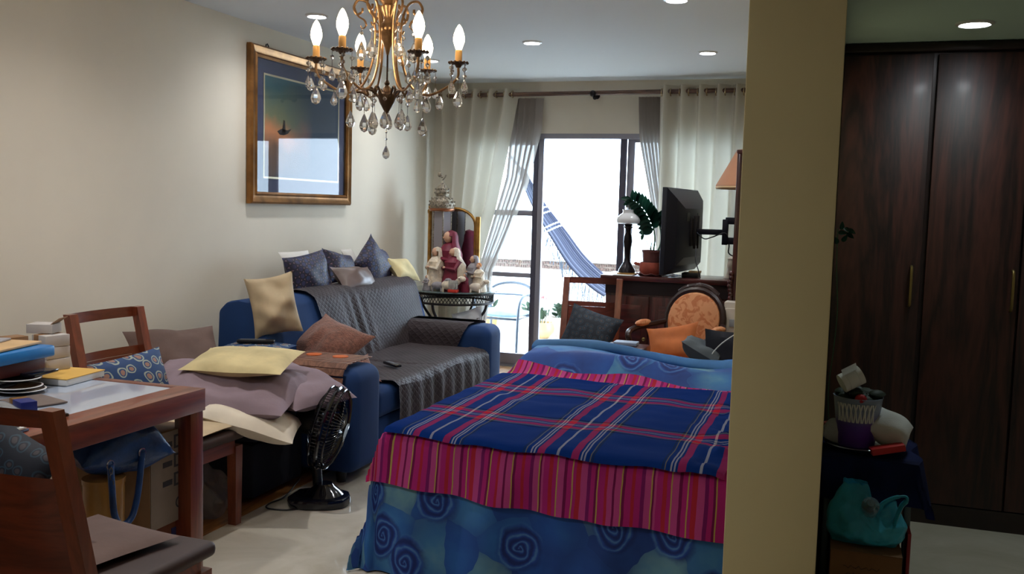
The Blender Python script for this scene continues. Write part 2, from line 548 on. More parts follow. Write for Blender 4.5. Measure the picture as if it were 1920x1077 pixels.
def rose_print():
    t = NT('blue_rose_print')
    uv = t.coord('UV')
    S = 3.0
    warp = t.n('ShaderNodeTexNoise'); warp.inputs['Scale'].default_value = 5; warp.inputs['Detail'].default_value = 2
    t.l(uv, warp.inputs['Vector'])
    add = t.n('ShaderNodeVectorMath', operation='MULTIPLY_ADD')
    t.l(warp.outputs['Color'], add.inputs[0]); add.inputs[1].default_value = (.05, .05, 0); t.l(uv, add.inputs[2])
    vo = t.n('ShaderNodeTexVoronoi', voronoi_dimensions='2D', feature='F1')
    vo.inputs['Scale'].default_value = S
    vo.inputs['Randomness'].default_value = .75
    t.l(add.outputs[0], vo.inputs['Vector'])
    sub = t.n('ShaderNodeVectorMath', operation='SUBTRACT')
    t.l(add.outputs[0], sub.inputs[0]); t.l(vo.outputs['Position'], sub.inputs[1])
    s2 = t.n('ShaderNodeSeparateXYZ'); t.l(sub.outputs[0], s2.inputs[0])
    ang = t.math('ARCTAN2', s2.outputs[1], s2.outputs[0])
    r = t.math('SQRT', t.math('ADD', t.math('POWER', s2.outputs[0], 2.0), t.math('POWER', s2.outputs[1], 2.0)))
    r = t.math('MULTIPLY', r, S)
    nz = t.noise(uv, 14, 3)
    tw = t.math('SINE', t.math('ADD', t.math('MULTIPLY', ang, 3.0), t.math('MULTIPLY', r, 20.0)))
    ph = t.math('ADD', t.math('MULTIPLY', t.math('POWER', r, .62), 52.0), t.math('ADD', t.math('MULTIPLY', tw, .8), t.math('ADD', ang, t.math('MULTIPLY', nz, 4.0))))
    wv = t.math('SINE', ph)
    brk = t.noise(uv, 24, 2)
    petal = t.ramp(t.math('SUBTRACT', t.math('ADD', t.math('MULTIPLY', wv, .5), .62), t.math('MULTIPLY', brk, .42)), [(0, (14, 40, 108)), (.45, (20, 58, 138)), (.72, (28, 76, 156)), (.92, (72, 118, 178))])
    # big soft petals and leaves between the roses
    w2 = t.n('ShaderNodeVectorMath', operation='MULTIPLY_ADD')
    w2n = t.n('ShaderNodeTexNoise'); w2n.inputs['Scale'].default_value = 4; w2n.inputs['Detail'].default_value = 3; t.l(uv, w2n.inputs['Vector'])
    t.l(w2n.outputs['Color'], w2.inputs[0]); w2.inputs[1].default_value = (.16, .16, 0); t.l(uv, w2.inputs[2])
    v2 = t.n('ShaderNodeTexVoronoi', voronoi_dimensions='2D', feature='F1'); v2.inputs['Scale'].default_value = 5.5; t.l(w2.outputs[0], v2.inputs['Vector'])
    cs = t.n('ShaderNodeSeparateColor'); t.l(v2.outputs['Color'], cs.inputs[0])
    big = t.math('ADD', t.math('MULTIPLY', cs.outputs[0], .75), t.math('MULTIPLY', t.math('SUBTRACT', t.noise(uv, 6, 3), .35), .5))
    ground = t.ramp(big, [(.08, (18, 50, 122)), (.28, (26, 82, 164)), (.5, (42, 108, 178)), (.62, (66, 128, 178)), (.78, (108, 156, 170)), (.9, (44, 106, 168))])
    mask = t.ramp(t.math('ADD', r, t.math('MULTIPLY', nz, .14)), [(.28, (255, 255, 255)), (.36, (0, 0, 0))])
    ground = t.mix(t.math('MULTIPLY', t.math('POWER', t.math('MINIMUM', t.math('MULTIPLY', v2.outputs['Distance'], 1.35), 1.0), 1.6), .75), ground, lin((22, 60, 130)))
    c = t.mix(mask, ground, petal)
    t.l(c, t.b.inputs['Base Color'])
    t.b.inputs['Roughness'].default_value = .8
    return t.m

def quilted(name, col):
    t = NT(name)
    uv = t.coord('UV', (1, 1, 1), (0, 0, radians(45)))
    ck = t.n('ShaderNodeSeparateXYZ'); t.l(uv, ck.inputs[0])
    k = 2*pi/.034
    a = t.math('ABSOLUTE', t.math('SINE', t.math('MULTIPLY', ck.outputs[0], k/2)))
    b = t.math('ABSOLUTE', t.math('SINE', t.math('MULTIPLY', ck.outputs[1], k/2)))
    h = t.math('POWER', t.math('MINIMUM', a, b), .5)
    n = t.noise(t.coord('UV'), 5, 3)
    t.l(t.ramp(n, [(.3, tuple(c*.86 for c in col)), (.7, tuple(min(255, c*1.12) for c in col))]), t.b.inputs['Base Color'])
    t.b.inputs['Roughness'].default_value = .55
    t.b.inputs['Sheen Weight'].default_value = .1
    t.bump(h, .45, .006)
    return t.m

def hexes():
    t = NT('navy_hexagon_print')
    uv = t.coord('UV', (21, 21, 21))
    S = (1, 1.732, 1)
    def cellvec(off):
        o = t.n('ShaderNodeVectorMath', operation='ADD'); t.l(uv, o.inputs[0]); o.inputs[1].default_value = (50+off*.5, 86.6+off*.866, 0)
        m = t.n('ShaderNodeVectorMath', operation='MODULO'); t.l(o.outputs[0], m.inputs[0]); m.inputs[1].default_value = S
        q = t.n('ShaderNodeVectorMath', operation='SUBTRACT'); t.l(m.outputs[0], q.inputs[0]); q.inputs[1].default_value = (.5, .866, 0)
        z = t.n('ShaderNodeVectorMath', operation='MULTIPLY'); t.l(q.outputs[0], z.inputs[0]); z.inputs[1].default_value = (1, 1, 0)
        l = t.n('ShaderNodeVectorMath', operation='LENGTH'); t.l(z.outputs[0], l.inputs[0])
        return l.outputs['Value']
    la, lb_ = cellvec(0), cellvec(1)
    d = t.math('MINIMUM', la, lb_)
    big = t.noise(t.coord('UV'), 7, 2)
    cell = t.ramp(big, [(.38, (28, 28, 58)), (.5, (46, 44, 86)), (.62, (38, 58, 100))])
    dot = t.ramp(d, [(.30, (0, 0, 0)), (.34, (255, 255, 255))])
    c1 = t.mix(dot, cell, lin((22, 22, 44)))
    e = t.ramp(d, [(.50, (0, 0, 0)), (.535, (255, 255, 255))])
    t.l(t.mix(e, c1, lin((128, 96, 112))), t.b.inputs['Base Color'])
    t.b.inputs['Roughness'].default_value = .6
    return t.m

def paisley(name, base, ring, core, scale=16):
    t = NT(name)
    uv = t.coord('UV')
    n = t.n('ShaderNodeTexNoise'); n.inputs['Scale'].default_value = 14; t.l(uv, n.inputs['Vector'])
    ad = t.n('ShaderNodeVectorMath', operation='MULTIPLY_ADD'); t.l(n.outputs['Color'], ad.inputs[0]); ad.inputs[1].default_value = (.03, .03, 0); t.l(uv, ad.inputs[2])
    vo = t.n('ShaderNodeTexVoronoi', voronoi_dimensions='2D'); vo.inputs['Scale'].default_value = scale; vo.inputs['Randomness'].default_value = .55
    t.l(ad.outputs[0], vo.inputs['Vector'])
    t.l(t.ramp(vo.outputs['Distance'], [(0, core), (.17, core), (.2, base), (.27, base), (.29, ring), (.36, ring), (.39, base), (1, base)]), t.b.inputs['Base Color'])
    t.b.inputs['Roughness'].default_value = .7
    return t.m

plaid_m, pink_m, rose_m = tartan(), pink_stripes(), rose_print()
quilt_m = quilted('brown_quilted_cover', (82, 70, 74))
hex_m = hexes()
pais_m = paisley('blue_ring_print', (30, 62, 108), (150, 160, 150), (146, 110, 96))
pais_dark = paisley('dark_floral_print', (18, 26, 40), (34, 58, 74), (60, 54, 60), 22)
navy_fab = mat('navy_upholstery', (17, 54, 104), .85, var=.08, vs=3, bump=.12, bs=220, bd=.002)
black_fab = mat('black_navy_upholstery', (16, 18, 30), .85, var=.1, vs=4, bump=.1, bs=200, bd=.002)
mauve = mat('mauve_pillow_cotton', (140, 122, 132), .85, var=.06, vs=3, bump=.2, bs=14, bd=.02)
cream_fab = mat('cream_velour', (204, 188, 142), .85, var=.10, vs=5, bump=.1, bs=120, bd=.002)
beige_fab = mat('beige_cushion_cloth', (196, 176, 144), .85, var=.07, vs=5, bump=.12, bs=30, bd=.01)
white_fab = mat('offwhite_pillow_cotton', (222, 212, 194), .85, var=.07, vs=4, bump=.1, bs=20, bd=.01)
taupe = mat('taupe_brown_cloth', (104, 84, 78), .8, var=.08, vs=5, bump=.15, bs=24, bd=.01)
brown_satin = mat('brown_satin', (98, 78, 72), .4, var=.1, vs=6, bump=.1, bs=16, bd=.01)
fur = mat('brown_plush', (128, 84, 70), .95, var=.18, vs=60, bump=.6, bs=150, bd=.012, sheen=.3)
teal_dark = mat('dark_teal_cloth', (34, 48, 62), .85, var=.1)
cherry = wood('reddish_cherry_wood', (100, 46, 28), (128, 62, 38), 'Z', 7, .3, .3)
cherry_x = wood('reddish_cherry_wood_x', (98, 45, 28), (124, 60, 37), 'X', 7, .3, .3)
cherry_y = wood('reddish_cherry_wood_y', (104, 48, 28), (136, 68, 40), 'Y', 7, .3, .3)
mahog = wood('dark_mahogany', (52, 18, 20), (92, 38, 36), 'X', 6, .32, .3)
mahog_z = wood('dark_mahogany_z', (46, 16, 18), (86, 34, 32), 'Z', 6, .32, .3)
black_pl = mat('black_plastic', (16, 16, 20), .35)
black_gl = mat('glossy_black_plastic', (12, 13, 22), .12, coat=.4)
slat_m = wood('brown_slat_wood', (92, 58, 44), (138, 96, 76), 'Y', 9, .4, .1)
iron = mat('dark_wrought_iron', (40, 36, 36), .5, .6)
terracotta = mat('terracotta', (150, 70, 54), .7, var=.12, vs=14)
terra_dark = mat('dark_terracotta', (96, 52, 50), .7, var=.12, vs=14)
leaf_m = mat('dark_green_leaf', (26, 74, 58), .35, var=.2, vs=12)
cardboard = mat('brown_cardboard', (150, 118, 88), .85, var=.05, vs=9)
paper = mat('white_paper', (224, 224, 222), .8)
gold = mat('antique_gold', (166, 122, 62), .38, .75, var=.2, vs=14)
steel = mat('polished_steel', (180, 182, 188), .25, 1)
porcelain = mat('cream_porcelain', (222, 208, 190), .35, var=.1, vs=20)

# ---------------------------------------------------------------- bed and its covers
# mattress top corners in the room: near left, near right, far right, far left
BA, BB_, BC, BD = Vector((-1.58, 3.36, .0)), Vector((-.30, 3.25, .0)), Vector((-.30, 5.30, .0)), Vector((-1.58, 5.30, .0))
def bedpt(s, t):
    return (BA*(1-s)+BB_*s)*(1-t)+(BD*(1-s)+BC*s)*t
BW, BL, BH = 1.28, 1.98, .545
bed = thing('bed', 'low double bed base and mattress under blue and pink covers', 'bed', (-.94, 4.3, 0))
obj('bed_base', B().bx(-1.50, -.34, 3.48, 5.22, .03, .26, .02), mat('beige_bed_base', (150, 138, 122), .8), bed)
obj('mattress', B().bx(-1.53, -.32, 3.44, 5.26, .26, .52, .05, None, 4), mat('white_mattress', (206, 204, 200), .8), bed)

def drape(a, b, lift, seed, flare=.22, rad=.05):
    """point on a cloth lying on the bed: a, b are metres along the cloth from the near left bed corner"""
    ox = -a if a < 0 else (a-BW if a > BW else 0)
    oy = -b if b < 0 else (b-BL if b > BL else 0)
    s, t = min(max(a, 0), BW)/BW, min(max(b, 0), BL)/BL
    p = bedpt(s, t)
    def side(o):
        if o <= 0: return 0, 0
        arc = rad*pi/2
        if o < arc:
            th = o/rad
            return rad*sin(th), rad*(1-cos(th))
        return rad+(o-arc)*flare, rad+(o-arc)*sqrt(1-flare**2)
    dx, zx = side(ox)
    dy, zy = side(oy)
    sx = -1 if a < 0 else 1
    sy = -1 if b < 0 else 1
    q = Vector((a*3+seed, b*3, 1.3))
    fold = 0
    drop = max(zx, zy)
    if oy > 0: fold = .035*sm(0, .4, oy)*noise.noise(Vector((a*5.5, seed, .3)))+.012*sm(0, .3, oy)*sin(a*17+2*noise.noise(q))
    foldx = .03*sm(0, .4, ox)*noise.noise(Vector((b*6, seed+3, .7))) if ox > 0 else 0
    if ox > 0 and oy > 0:
        k = min(zx, zy)
        dx, dy = dx+k*.10, dy+k*.05
    z = BH+lift-drop+.010*noise.noise(q)*(1-sm(0, .1, drop))+.005*noise.noise(q*3.1)
    z = max(z, .006+lift*.3)
    return Vector((p.x+sx*(dx+lift)*(1 if ox > 0 else 0)+foldx, p.y+sy*(dy+lift)*(1 if oy > 0 else 0)+sy*fold, z))

def heap(a, b):
    """raised bedding over the pillows at the far end"""
    h = .10*sm(1.36, 1.62, b)*(1-.25*sm(1.75, 1.98, b))
    h += .035*noise.noise(Vector((a*2.3, b*3, 9)))*sm(1.4, 1.6, b)
    h += .03*sin(a*5+1.2+b*3)*sm(1.45, 1.7, b)
    return h
def sheetpt(u, v):
    a, b = lerp(-.57, BW+.045, u), lerp(-.60, BL+.35, v)
    p = drape(a, b, .004, 1.0, .10)
    aa = min(max(a, 0), BW)
    hh = heap(aa, min(b, BL))
    if b > BL: hh *= max(0, 1-(b-BL)/.2)
    if a < 0: hh *= max(0, 1+a/.1)*.8
    p.z += hh
    return p
single('bed_sheet', B().grid(74, 96, sheetpt, 1.93, 2.93), rose_m, 'blue rose-printed sheet hanging to the floor over the whole bed', 'sheet', (-.94, 4.3, 0))

def pinkpt(u, v):
    a, b = lerp(-.21, BW+.02, u), lerp(-.235-.02*u+.006*sin(u*9), 1.50+.02*sin(u*14)-.1*u, v)
    p = drape(a, b, .014, 1.0, .13)
    if b > 0 and a >= 0: p.z += heap(min(a, BW), b)*1.0
    if a < 0: p.z += .002
    return p
single('pink_blanket', B().grid(64, 74, pinkpt, 1.51, 1.85, .006), pink_m, 'magenta striped blanket spread across the bed under the blue plaid', 'blanket', (-.94, 3.9, BH))

def plaidpt(u, v):
    a, b = lerp(-.02, BW-.0, u), lerp(-.045, 1.34, v)
    b += .012*noise.noise(Vector((u*7, v*2, 3)))
    p = drape(a, b, .026, 1.0, .13)
    if b > 0: p.z += heap(min(max(a, 0), BW), b)
    # rucks near the right edge
    k = sm(.80, .97, u)
    p.z += k*(.03*abs(noise.noise(Vector((u*16, v*11, 2))))+.018*sin(v*34+u*22)*(.4+.6*noise.noise(Vector((v*5, 1, 1)))))
    p.z += .012*max(0, noise.noise(Vector((u*4, v*7, 8))))
    return p
single('plaid_blanket', B().grid(84, 80, plaidpt, 1.30, 1.40, .005), plaid_m, 'navy tartan blanket with red and white lines on top of the pink blanket', 'blanket', (-.94, 3.95, BH+.02))
# flat fold of blue cloth along the far end of the bed
def foldpt(u, v):
    x = lerp(-1.60, -.31, u)
    y = 5.20+.10*sin(u*5)*.5-.05*u
    z = .648+.022*sin(u*6.3+.4)-.035*max(0, u-.55)-.03*max(0, .25-u)
    a = (v-.25)*pi
    return Vector((x, y+.10*cos(a)*(-1)*(.7+.3*sin(u*9))+.02*v, z+.028*sin(a)+.006*noise.noise(Vector((u*9, v*3, 1)))))
b_ = B().grid(60, 14, foldpt, 1.3, .3, .006)
single('folded_quilt', b_, mat('plain_blue_cotton', (84, 140, 194), .8, var=.12, vs=3), 'plain blue quilt fold lying along the far end of the bed', 'quilt', (-.94, 5.27, .6))

# ---------------------------------------------------------------- sofa and its brown cover
sofa = thing('sofa', 'navy blue two-seat sofa along the left wall under a brown quilted cover', 'sofa', (-2.8, 5.4, 0))
obj('base', B().bx(-3.15, -2.31, 4.5, 6.2, .05, .27, .02), navy_fab, sofa)
for y0, y1 in ((4.21, 4.54), (6.17, 6.48)):
    obj('arm', B().bx(-3.18, -2.24, y0, y1, .05, .60, .075, None, 5), navy_fab, sofa)
for y0, y1 in ((4.545, 5.355), (5.36, 6.165)):
    obj('seat_cushion', B().bx(-2.95, -2.275, y0, y1, .27, .435, .05, None, 4), navy_fab, sofa)
bk = [(-2.86, .43), (-3.0, .845), (-3.05, .875), (-3.14, .885), (-3.22, .87), (-3.27, .82), (-3.30, .06), (-2.95, .06)]
obj('backrest', B().prism(bk, 2.12, T(0, 6.62, 0) @ RX(90), .025), navy_fab, sofa)
for x in (-3.1, -2.35):
    for y in (4.28, 6.4):
        obj('foot', B().lathe([(.025, 0), (.03, .06)], 10, T(x, y, 0)), black_pl, sofa)

throw = thing('sofa_cover', 'brown diamond-quilted cover over the back and seat of the blue sofa', 'cover', (-2.8, 5.5, 0))
bp_ = [(-3.285, .72), (-3.28, .82), (-3.23, .885), (-3.14, .902), (-3.045, .892), (-2.985, .852), (-2.94, .72), (-2.89, .58), (-2.845, .455)]
def prof(pts, t):
    L = [0]
    for a, b in zip(pts, pts[1:]): L.append(L[-1]+sqrt((a[0]-b[0])**2+(a[1]-b[1])**2))
    d = t*L[-1]
    for i in range(len(pts)-1):
        if d <= L[i+1]+1e-9:
            k = (d-L[i])/(L[i+1]-L[i]); return lerp(pts[i][0], pts[i+1][0], k), lerp(pts[i][1], pts[i+1][1], k)
    return pts[-1]
def backpt(u, v):
    x, z = prof(bp_, v)
    y = lerp(5.02+.10*v, 6.60-.12*v, u)
    pf = sm(.25, .5, v)
    ripple = .012*sin((y-5.3)*55)*pf*max(0, 1-abs(y-5.52)/.22)*v
    belly = .03*sin(pi*min(1, max(0, (y-5.62)/.9)))*sin(pi*max(0, v-.3)/.7)
    return (x+.012+ripple+belly+.01*noise.noise(Vector((y*4, v*3, 0)))*pf, y, z+.004)
obj('back_panel', B().grid(90, 26, backpt, 1.6, .95, .006), quilt_m, throw)
def seatpt(u, v):
    P = [(-2.90, .462), (-2.70, .456), (-2.35, .456), (-2.275, .447), (-2.245, .415), (-2.235, .30), (-2.235, .12)]
    x, z = prof(P, v)
    y = lerp(4.74+.0*v, 6.155+.0*v, u)
    if v < .55:
        z += .012*sin(pi*((y-4.545)/.81 % 1))-.006+.004*noise.noise(Vector((x*6, y*5, 2)))
    else:
        k = (v-.55)/.45
        x += .02*k*noise.noise(Vector((y*9, k, 4)))+.012*k*sin(y*38)
        z += k*(.03*sin(y*7)+.03*(1-u))
        if u > .93: y += .03*(u-.93)/.07
    if abs(y-5.357) < .03: z -= .012*(1-abs(y-5.357)/.03)*(1 if v < .5 else .3)
    return (x, y, z)
obj('seat_panel', B().grid(100, 36, seatpt, 1.42, 1.0, .006), quilt_m, throw)
def armpt(u, v):
    P = [(6.145, .44), (6.15, .55), (6.19, .604), (6.25, .617), (6.40, .617), (6.47, .60), (6.495, .52), (6.497, .36)]
    y, z = prof(P, v)
    x = lerp(-3.02, -2.47+.10*sin(v*3), u)
    return (x, y+.004*noise.noise(Vector((x*8, v*5, 1))), z+.004)
obj('arm_panel', B().grid(24, 20, armpt, .5, .8, .005), quilt_m, throw)

# slatted wooden arm tray: each slat a piece
tray = thing('arm_tray', 'brown slatted wooden arm tray draped over the near sofa arm', 'tray', (-2.50, 4.37, .6))
P = [(4.175, .34), (4.18, .50), (4.20, .585), (4.245, .618), (4.30, .622), (4.52, .622)]
ns = 13
slat_mesh = None
for i in range(ns):
    y, z = prof(P, (i+.5)/ns)
    y2, z2 = prof(P, (i+.6)/ns)
    a = math.degrees(atan2(z2-z, y2-y))
    bb = B().box((0, 0, 0), (.40, .037, .007), .0015, None, 1)
    bb.bm.transform(T(.0, y-4.37, z-.6+.003) @ RX(a))
    obj('slat', bb, slat_m, tray, local=True)
ink = mat('orange_inlay', (226, 110, 44), .35, coat=.3)
for x, y in ((-2.60, 4.42), (-2.44, 4.42)):
    obj('coaster_inlay', B().lathe([(.042, .629), (.042, .632), (0, .633)], 20, T(x, y, 0)), ink, tray)

# ---------------------------------------------------------------- cushions on and behind the sofa
def cushion(name, L, W, H, m, material, label, seed, group=None, n=16, **k):
    b = B().pillow(L, W, H, m, seed, n, **k)
    loc = m.translation
    return single(name, b, material, label, 'cushion', tuple(loc), group)
def stand(x, y, z, yaw=0, tilt=0, roll=0):
    """upright cushion with its face turned to +x"""
    return T(x, y, z) @ RZ(yaw) @ RY(90-tilt) @ RZ(roll)
cushion('cushion', .35, .27, .19, stand(-2.945, 4.565, .86, -50, 4, 10), beige_fab, 'wrinkled beige cushion slumped over the near end of the sofa back', 1, wr=.38, pinch=.10, n=26, pw=2.0)
cushion('cushion', .30, .42, .13, stand(-3.2, 5.36, .965, -8, 16, 6), hex_m, 'navy hexagon-print cushion beside the beige one on the sofa back', 2, wr=.2, pinch=.08)
cushion('cushion', .26, .40, .12, stand(-3.24, 5.86, .985, 4, 22, -10), hex_m, 'navy hexagon-print cushion slumped in the middle of the sofa back', 3, wr=.25, pinch=.16)
cushion('cushion', .33, .33, .12, stand(-3.18, 6.22, .995, -10, 8, 40), hex_m, 'navy hexagon-print cushion standing on its corner with the point up', 4, wr=.15, pinch=.14)
cushion('cushion', .29, .33, .12, stand(-3.22, 6.44, .975, 14, 10, -8), hex_m, 'navy hexagon-print cushion at the far end of the sofa back', 5, wr=.15, pinch=.08)
cushion('cushion', .20, .50, .10, stand(-3.075, 5.78, .925, 0, 38, -4), brown_satin, 'brown satin cushion lying in front of the hexagon-print cushions', 6, wr=.3, pinch=.12)
cushion('cushion', .22, .36, .11, stand(-3.12, 6.60, .945, 0, 40, -6), cream_fab, 'small cream cushion beyond the hexagon-print ones at the sofa end', 7, wr=.2, pinch=.18)
white_pipe = mat('white_lining', (214, 210, 204), .8)
for i, (y, z, L) in enumerate(((5.36, 1.10, .36), (6.06, 1.09, .16), (6.42, 1.10, .22))):
    single('pillow_lining', B().pillow(.13, L, .05, stand(-3.28, y, z-.035, 0, 30), 20+i, 10), white_pipe, ('white pillow showing behind the nearest hexagon-print cushion', 'white pillow peeping beside the upright cushion corner', 'white pillow showing behind the farthest hexagon-print cushion')[i], 'pillow', (-3.28, y, z-.035))
cushion('cushion', .44, .40, .15, T(-2.76, 4.84, .60) @ RZ(-28) @ RX(38) @ RY(18), fur, 'brown plush cushion leaning in the near corner of the sofa', 8, wr=.3, pinch=.12, n=22)
cushion('cushion', .24, .15, .05, T(-2.42, 4.63, .535) @ RZ(-40) @ RY(32), fur, 'limp corner of brown plush cloth hanging by the near sofa arm', 9, wr=.3, pinch=.2)
rc = thing('remote_control', 'black remote control on the brown sofa seat', 'remote', (-2.48, 5.13, .47), radians(-35))
obj('body', B().bx(-.08, .08, -.022, .022, 0, .016, .006), black_gl, rc, local=True)
obj('button_pad', B().bx(-.06, .05, -.014, .014, .016, .018, .001), mat('grey_buttons', (90, 92, 98), .5), rc, local=True)

# ---------------------------------------------------------------- dark seat in the corner with its pile of pillows
ott = thing('armless_chair', 'black navy low armless chair buried under pillows beside the table', 'chair', (-2.95, 3.98, 0))
obj('base', B().bx(-3.4, -2.52, 3.74, 4.19, .03, .30, .03), black_fab, ott)
obj('seat', B().bx(-3.38, -2.50, 3.73, 4.18, .30, .44, .05, None, 4), black_fab, ott)
obj('backrest', B().bx(-3.44, -3.22, 3.76, 4.19, .30, .58, .06, None, 4), black_fab, ott)
cushion('pillow', .44, .40, .13, T(-2.46, 3.64, .452) @ RZ(24) @ RY(16), white_fab, 'off-white pillow lowest in the pile, its corner hanging over the edge', 30, wr=.1, pinch=.05)
cushion('cushion', .70, .42, .045, T(-2.86, 3.66, .49) @ RZ(10), teal_dark, 'flat dark teal cushion squeezed under the mauve pillow', 31, wr=.1)
cushion('pillow', .50, .40, .15, T(-2.46, 3.98, .55) @ RZ(-16) @ RY(14), mauve, 'mauve pillow at the back right of the pile beside the slatted tray', 32, wr=.2, pinch=.05, n=22)
cushion('pillow', .76, .54, .20, T(-2.68, 3.72, .56) @ RZ(14) @ RY(5) @ RX(7), mauve, 'large mauve pillow lying across the front of the pile', 33, wr=.28, pinch=.04, n=26)
cushion('cushion', .48, .38, .085, T(-2.60, 3.78, .688) @ RZ(14) @ RX(8), cream_fab, 'flat pale cream cushion lying on top of the mauve pillows', 34, wr=.12, pinch=.05)
cushion('cushion', .48, .36, .15, T(-3.13, 3.98, .63) @ RZ(62) @ RX(52), taupe, 'grey-brown cushion leaning on the left wall behind the pile', 35, wr=.25, pinch=.08)
pc = thing('patterned_cushion', 'flat blue floral cushion on a dark red board on the near sofa arm', 'cushion', (-2.93, 4.37, .603))
obj('cover', B().pillow(.36, .30, .055, T(-2.93, 4.37, .645) @ RZ(12), 36), pais_m, pc)
obj('board', B().box((0, 0, 0), (.38, .30, .018), .004, T(-2.93, 4.37, .613) @ RZ(12)), mahog, pc)
rr = thing('remote_control', 'long black remote control on the blue floral cushion', 'remote', (-2.93, 4.37, .674), radians(24))
obj('body', B().bx(-.10, .10, -.022, .022, 0, .018, .006), black_pl, rr, local=True)
obj('button_pad', B().bx(-.085, .05, -.015, .015, .018, .020, .001), mat('grey_buttons', (90, 92, 98), .5), rr, local=True)

# ---------------------------------------------------------------- dining chairs
seat_br = mat('brown_seat_vinyl', (62, 46, 44), .55, var=.06, vs=6, bump=.05, bs=160, bd=.002)
def chair_at(label, loc, rz):
    t = thing('dining_chair', label, 'chair', (0, 0, 0), 0, 'cherry dining chairs')
    def rake(z): return -.125*max(0, (z-.40)/.545)
    def curve(x): return -.022*(1-(x/.2)**2)
    for s in (-1, 1):
        b = B()
        pts = [(s*.195, .02, 0), (s*.195, 0, .25), (s*.195, rake(.42), .42), (s*.195, rake(.6), .6), (s*.195, rake(.78), .78), (s*.195, rake(.945), .945)]
        for p, q in zip(pts, pts[1:]):
            p, q = Vector(p), Vector(q)
            nb = bmesh.new()
            vs_ = []
            for c in (p, q):
                for dx, dy in ((-.022, -.018), (.022, -.018), (.022, .018), (-.022, .018)):
                    vs_.append(nb.verts.new((c.x+dx, c.y+dy, c.z)))
            for f in ((0, 1, 5, 4), (1, 2, 6, 5), (2, 3, 7, 6), (3, 0, 4, 7), (3, 2, 1, 0), (4, 5, 6, 7)):
                nb.faces.new([vs_[k] for k in f])
            b._take(nb, None)
        bmesh.ops.remove_doubles(b.bm, verts=b.bm.verts, dist=.0004)
        obj('back_post', b, cherry, t, local=True, angle=.5)
        obj('leg', B().lathe([(.020*1.414, 0), (.024*1.414, .36)], 4, T(s*.19, .42, 0), True, pi/4), cherry, t, local=True, angle=.3)
    def rail(z0, z1, th):
        def f(u, v):
            x = lerp(-.178, .178, u); z = lerp(z0, z1, v)
            return (x, rake(z)+curve(x)-th/2, z)
        return B().grid(10, 4, f, 1, 1, -th)
    obj('top_rail', rail(.90, .945, .026), cherry_x, t, local=True, angle=.5)
    obj('middle_rail', rail(.735, .77, .026), cherry_x, t, local=True, angle=.5)
    obj('back_panel', rail(.42, .735, .014), cherry_x, t, local=True, angle=.5)
    for nm, bxx in (('apron', (-.17, .17, .405, .435, .33, .395)), ('apron', (-.17, .17, -.01, .02, .33, .395)), ('apron', (-.205, -.175, .02, .405, .33, .395)), ('apron', (.175, .205, .02, .405, .33, .395))):
        obj(nm, B().bx(*bxx), cherry_x, t, local=True)
    obj('seat', B().bx(-.222, .222, .02, .465, .392, .44, .022, None, 4), seat_br, t, local=True)
    t.location = loc
    t.rotation_euler = (0, 0, rz)
    return t
ch = chair_at('cherry wood dining chair nearest the view, seen from behind at the table edge', (-1.905, 1.85, 0), radians(-1))
dup(ch, (-2.89, 3.34, 0), radians(-92), 'cherry dining chair against the left wall with a blue patterned cushion on it')
dup(ch, (-1.63, 6.61, 0), radians(184), 'dining chair with a cut-out back in front of the far sideboard')
cushion('cushion', .30, .30, .08, T(-2.15, 1.985, .65) @ RX(72) @ RZ(-20), pais_dark, 'dark patterned cushion leaning inside the back of the nearest chair', 40)
cushion('cushion', .36, .36, .04, T(-1.97, 2.10, .462) @ RZ(-10), taupe, 'grey-brown cushion on the seat of the nearest chair', 41, wr=.2, pinch=.05)
cushion('cushion', .28, .40, .11, T(-2.82, 3.29, .63) @ RZ(-6) @ RY(72) @ RZ(4), pais_m, 'blue ring-print cushion leaning on the chair by the left wall', 42, pinch=.05)
cushion('cushion', .40, .38, .05, T(-2.62, 3.34, .462), beige_fab, 'flat beige pad on the seat of the chair by the left wall', 43)
cushion('cushion', .40, .34, .11, T(-1.58, 6.43, .575) @ RZ(-6) @ RX(68) @ RZ(-14), pais_dark, 'dark floral cushion on the dining chair in front of the sideboard', 44, pinch=.08)
cushion('cushion', .42, .40, .05, T(-1.65, 6.36, .465) @ RZ(4), beige_fab, 'flat beige pad on the seat of the dining chair by the sideboard', 45)

# ---------------------------------------------------------------- dining table
tb = thing('dining_table', 'reddish cherry dining table with a frosted glass inset top', 'table', (-2.61, 2.2, 0))
obj('table_edge', B().bx(-2.275, -2.16, 1.35, 2.90, .668, .75, .002), cherry_y, tb)
obj('table_edge', B().bx(-3.06, -2.945, 1.35, 2.90, .668, .75, .002), cherry_y, tb)
obj('table_edge', B().bx(-2.945, -2.275, 2.855, 2.90, .668, .75, .002), cherry_x, tb)
obj('table_edge', B().bx(-2.945, -2.275, 1.35, 1.44, .668, .75, .002), cherry_x, tb)
obj('glass_top', B().bx(-2.945, -2.275, 1.44, 2.855, .735, .7485), mat('window_tinted_glass', (186, 200, 222), .10, coat=1), tb)  # bluish base colour stands in for the window's reflection
for x in (-2.203, -3.02):
    for y in (1.40, 2.86):
        obj('leg', B().bx(x-.036, x+.036, y-.036, y+.036, .002, .667, .003), cherry, tb)

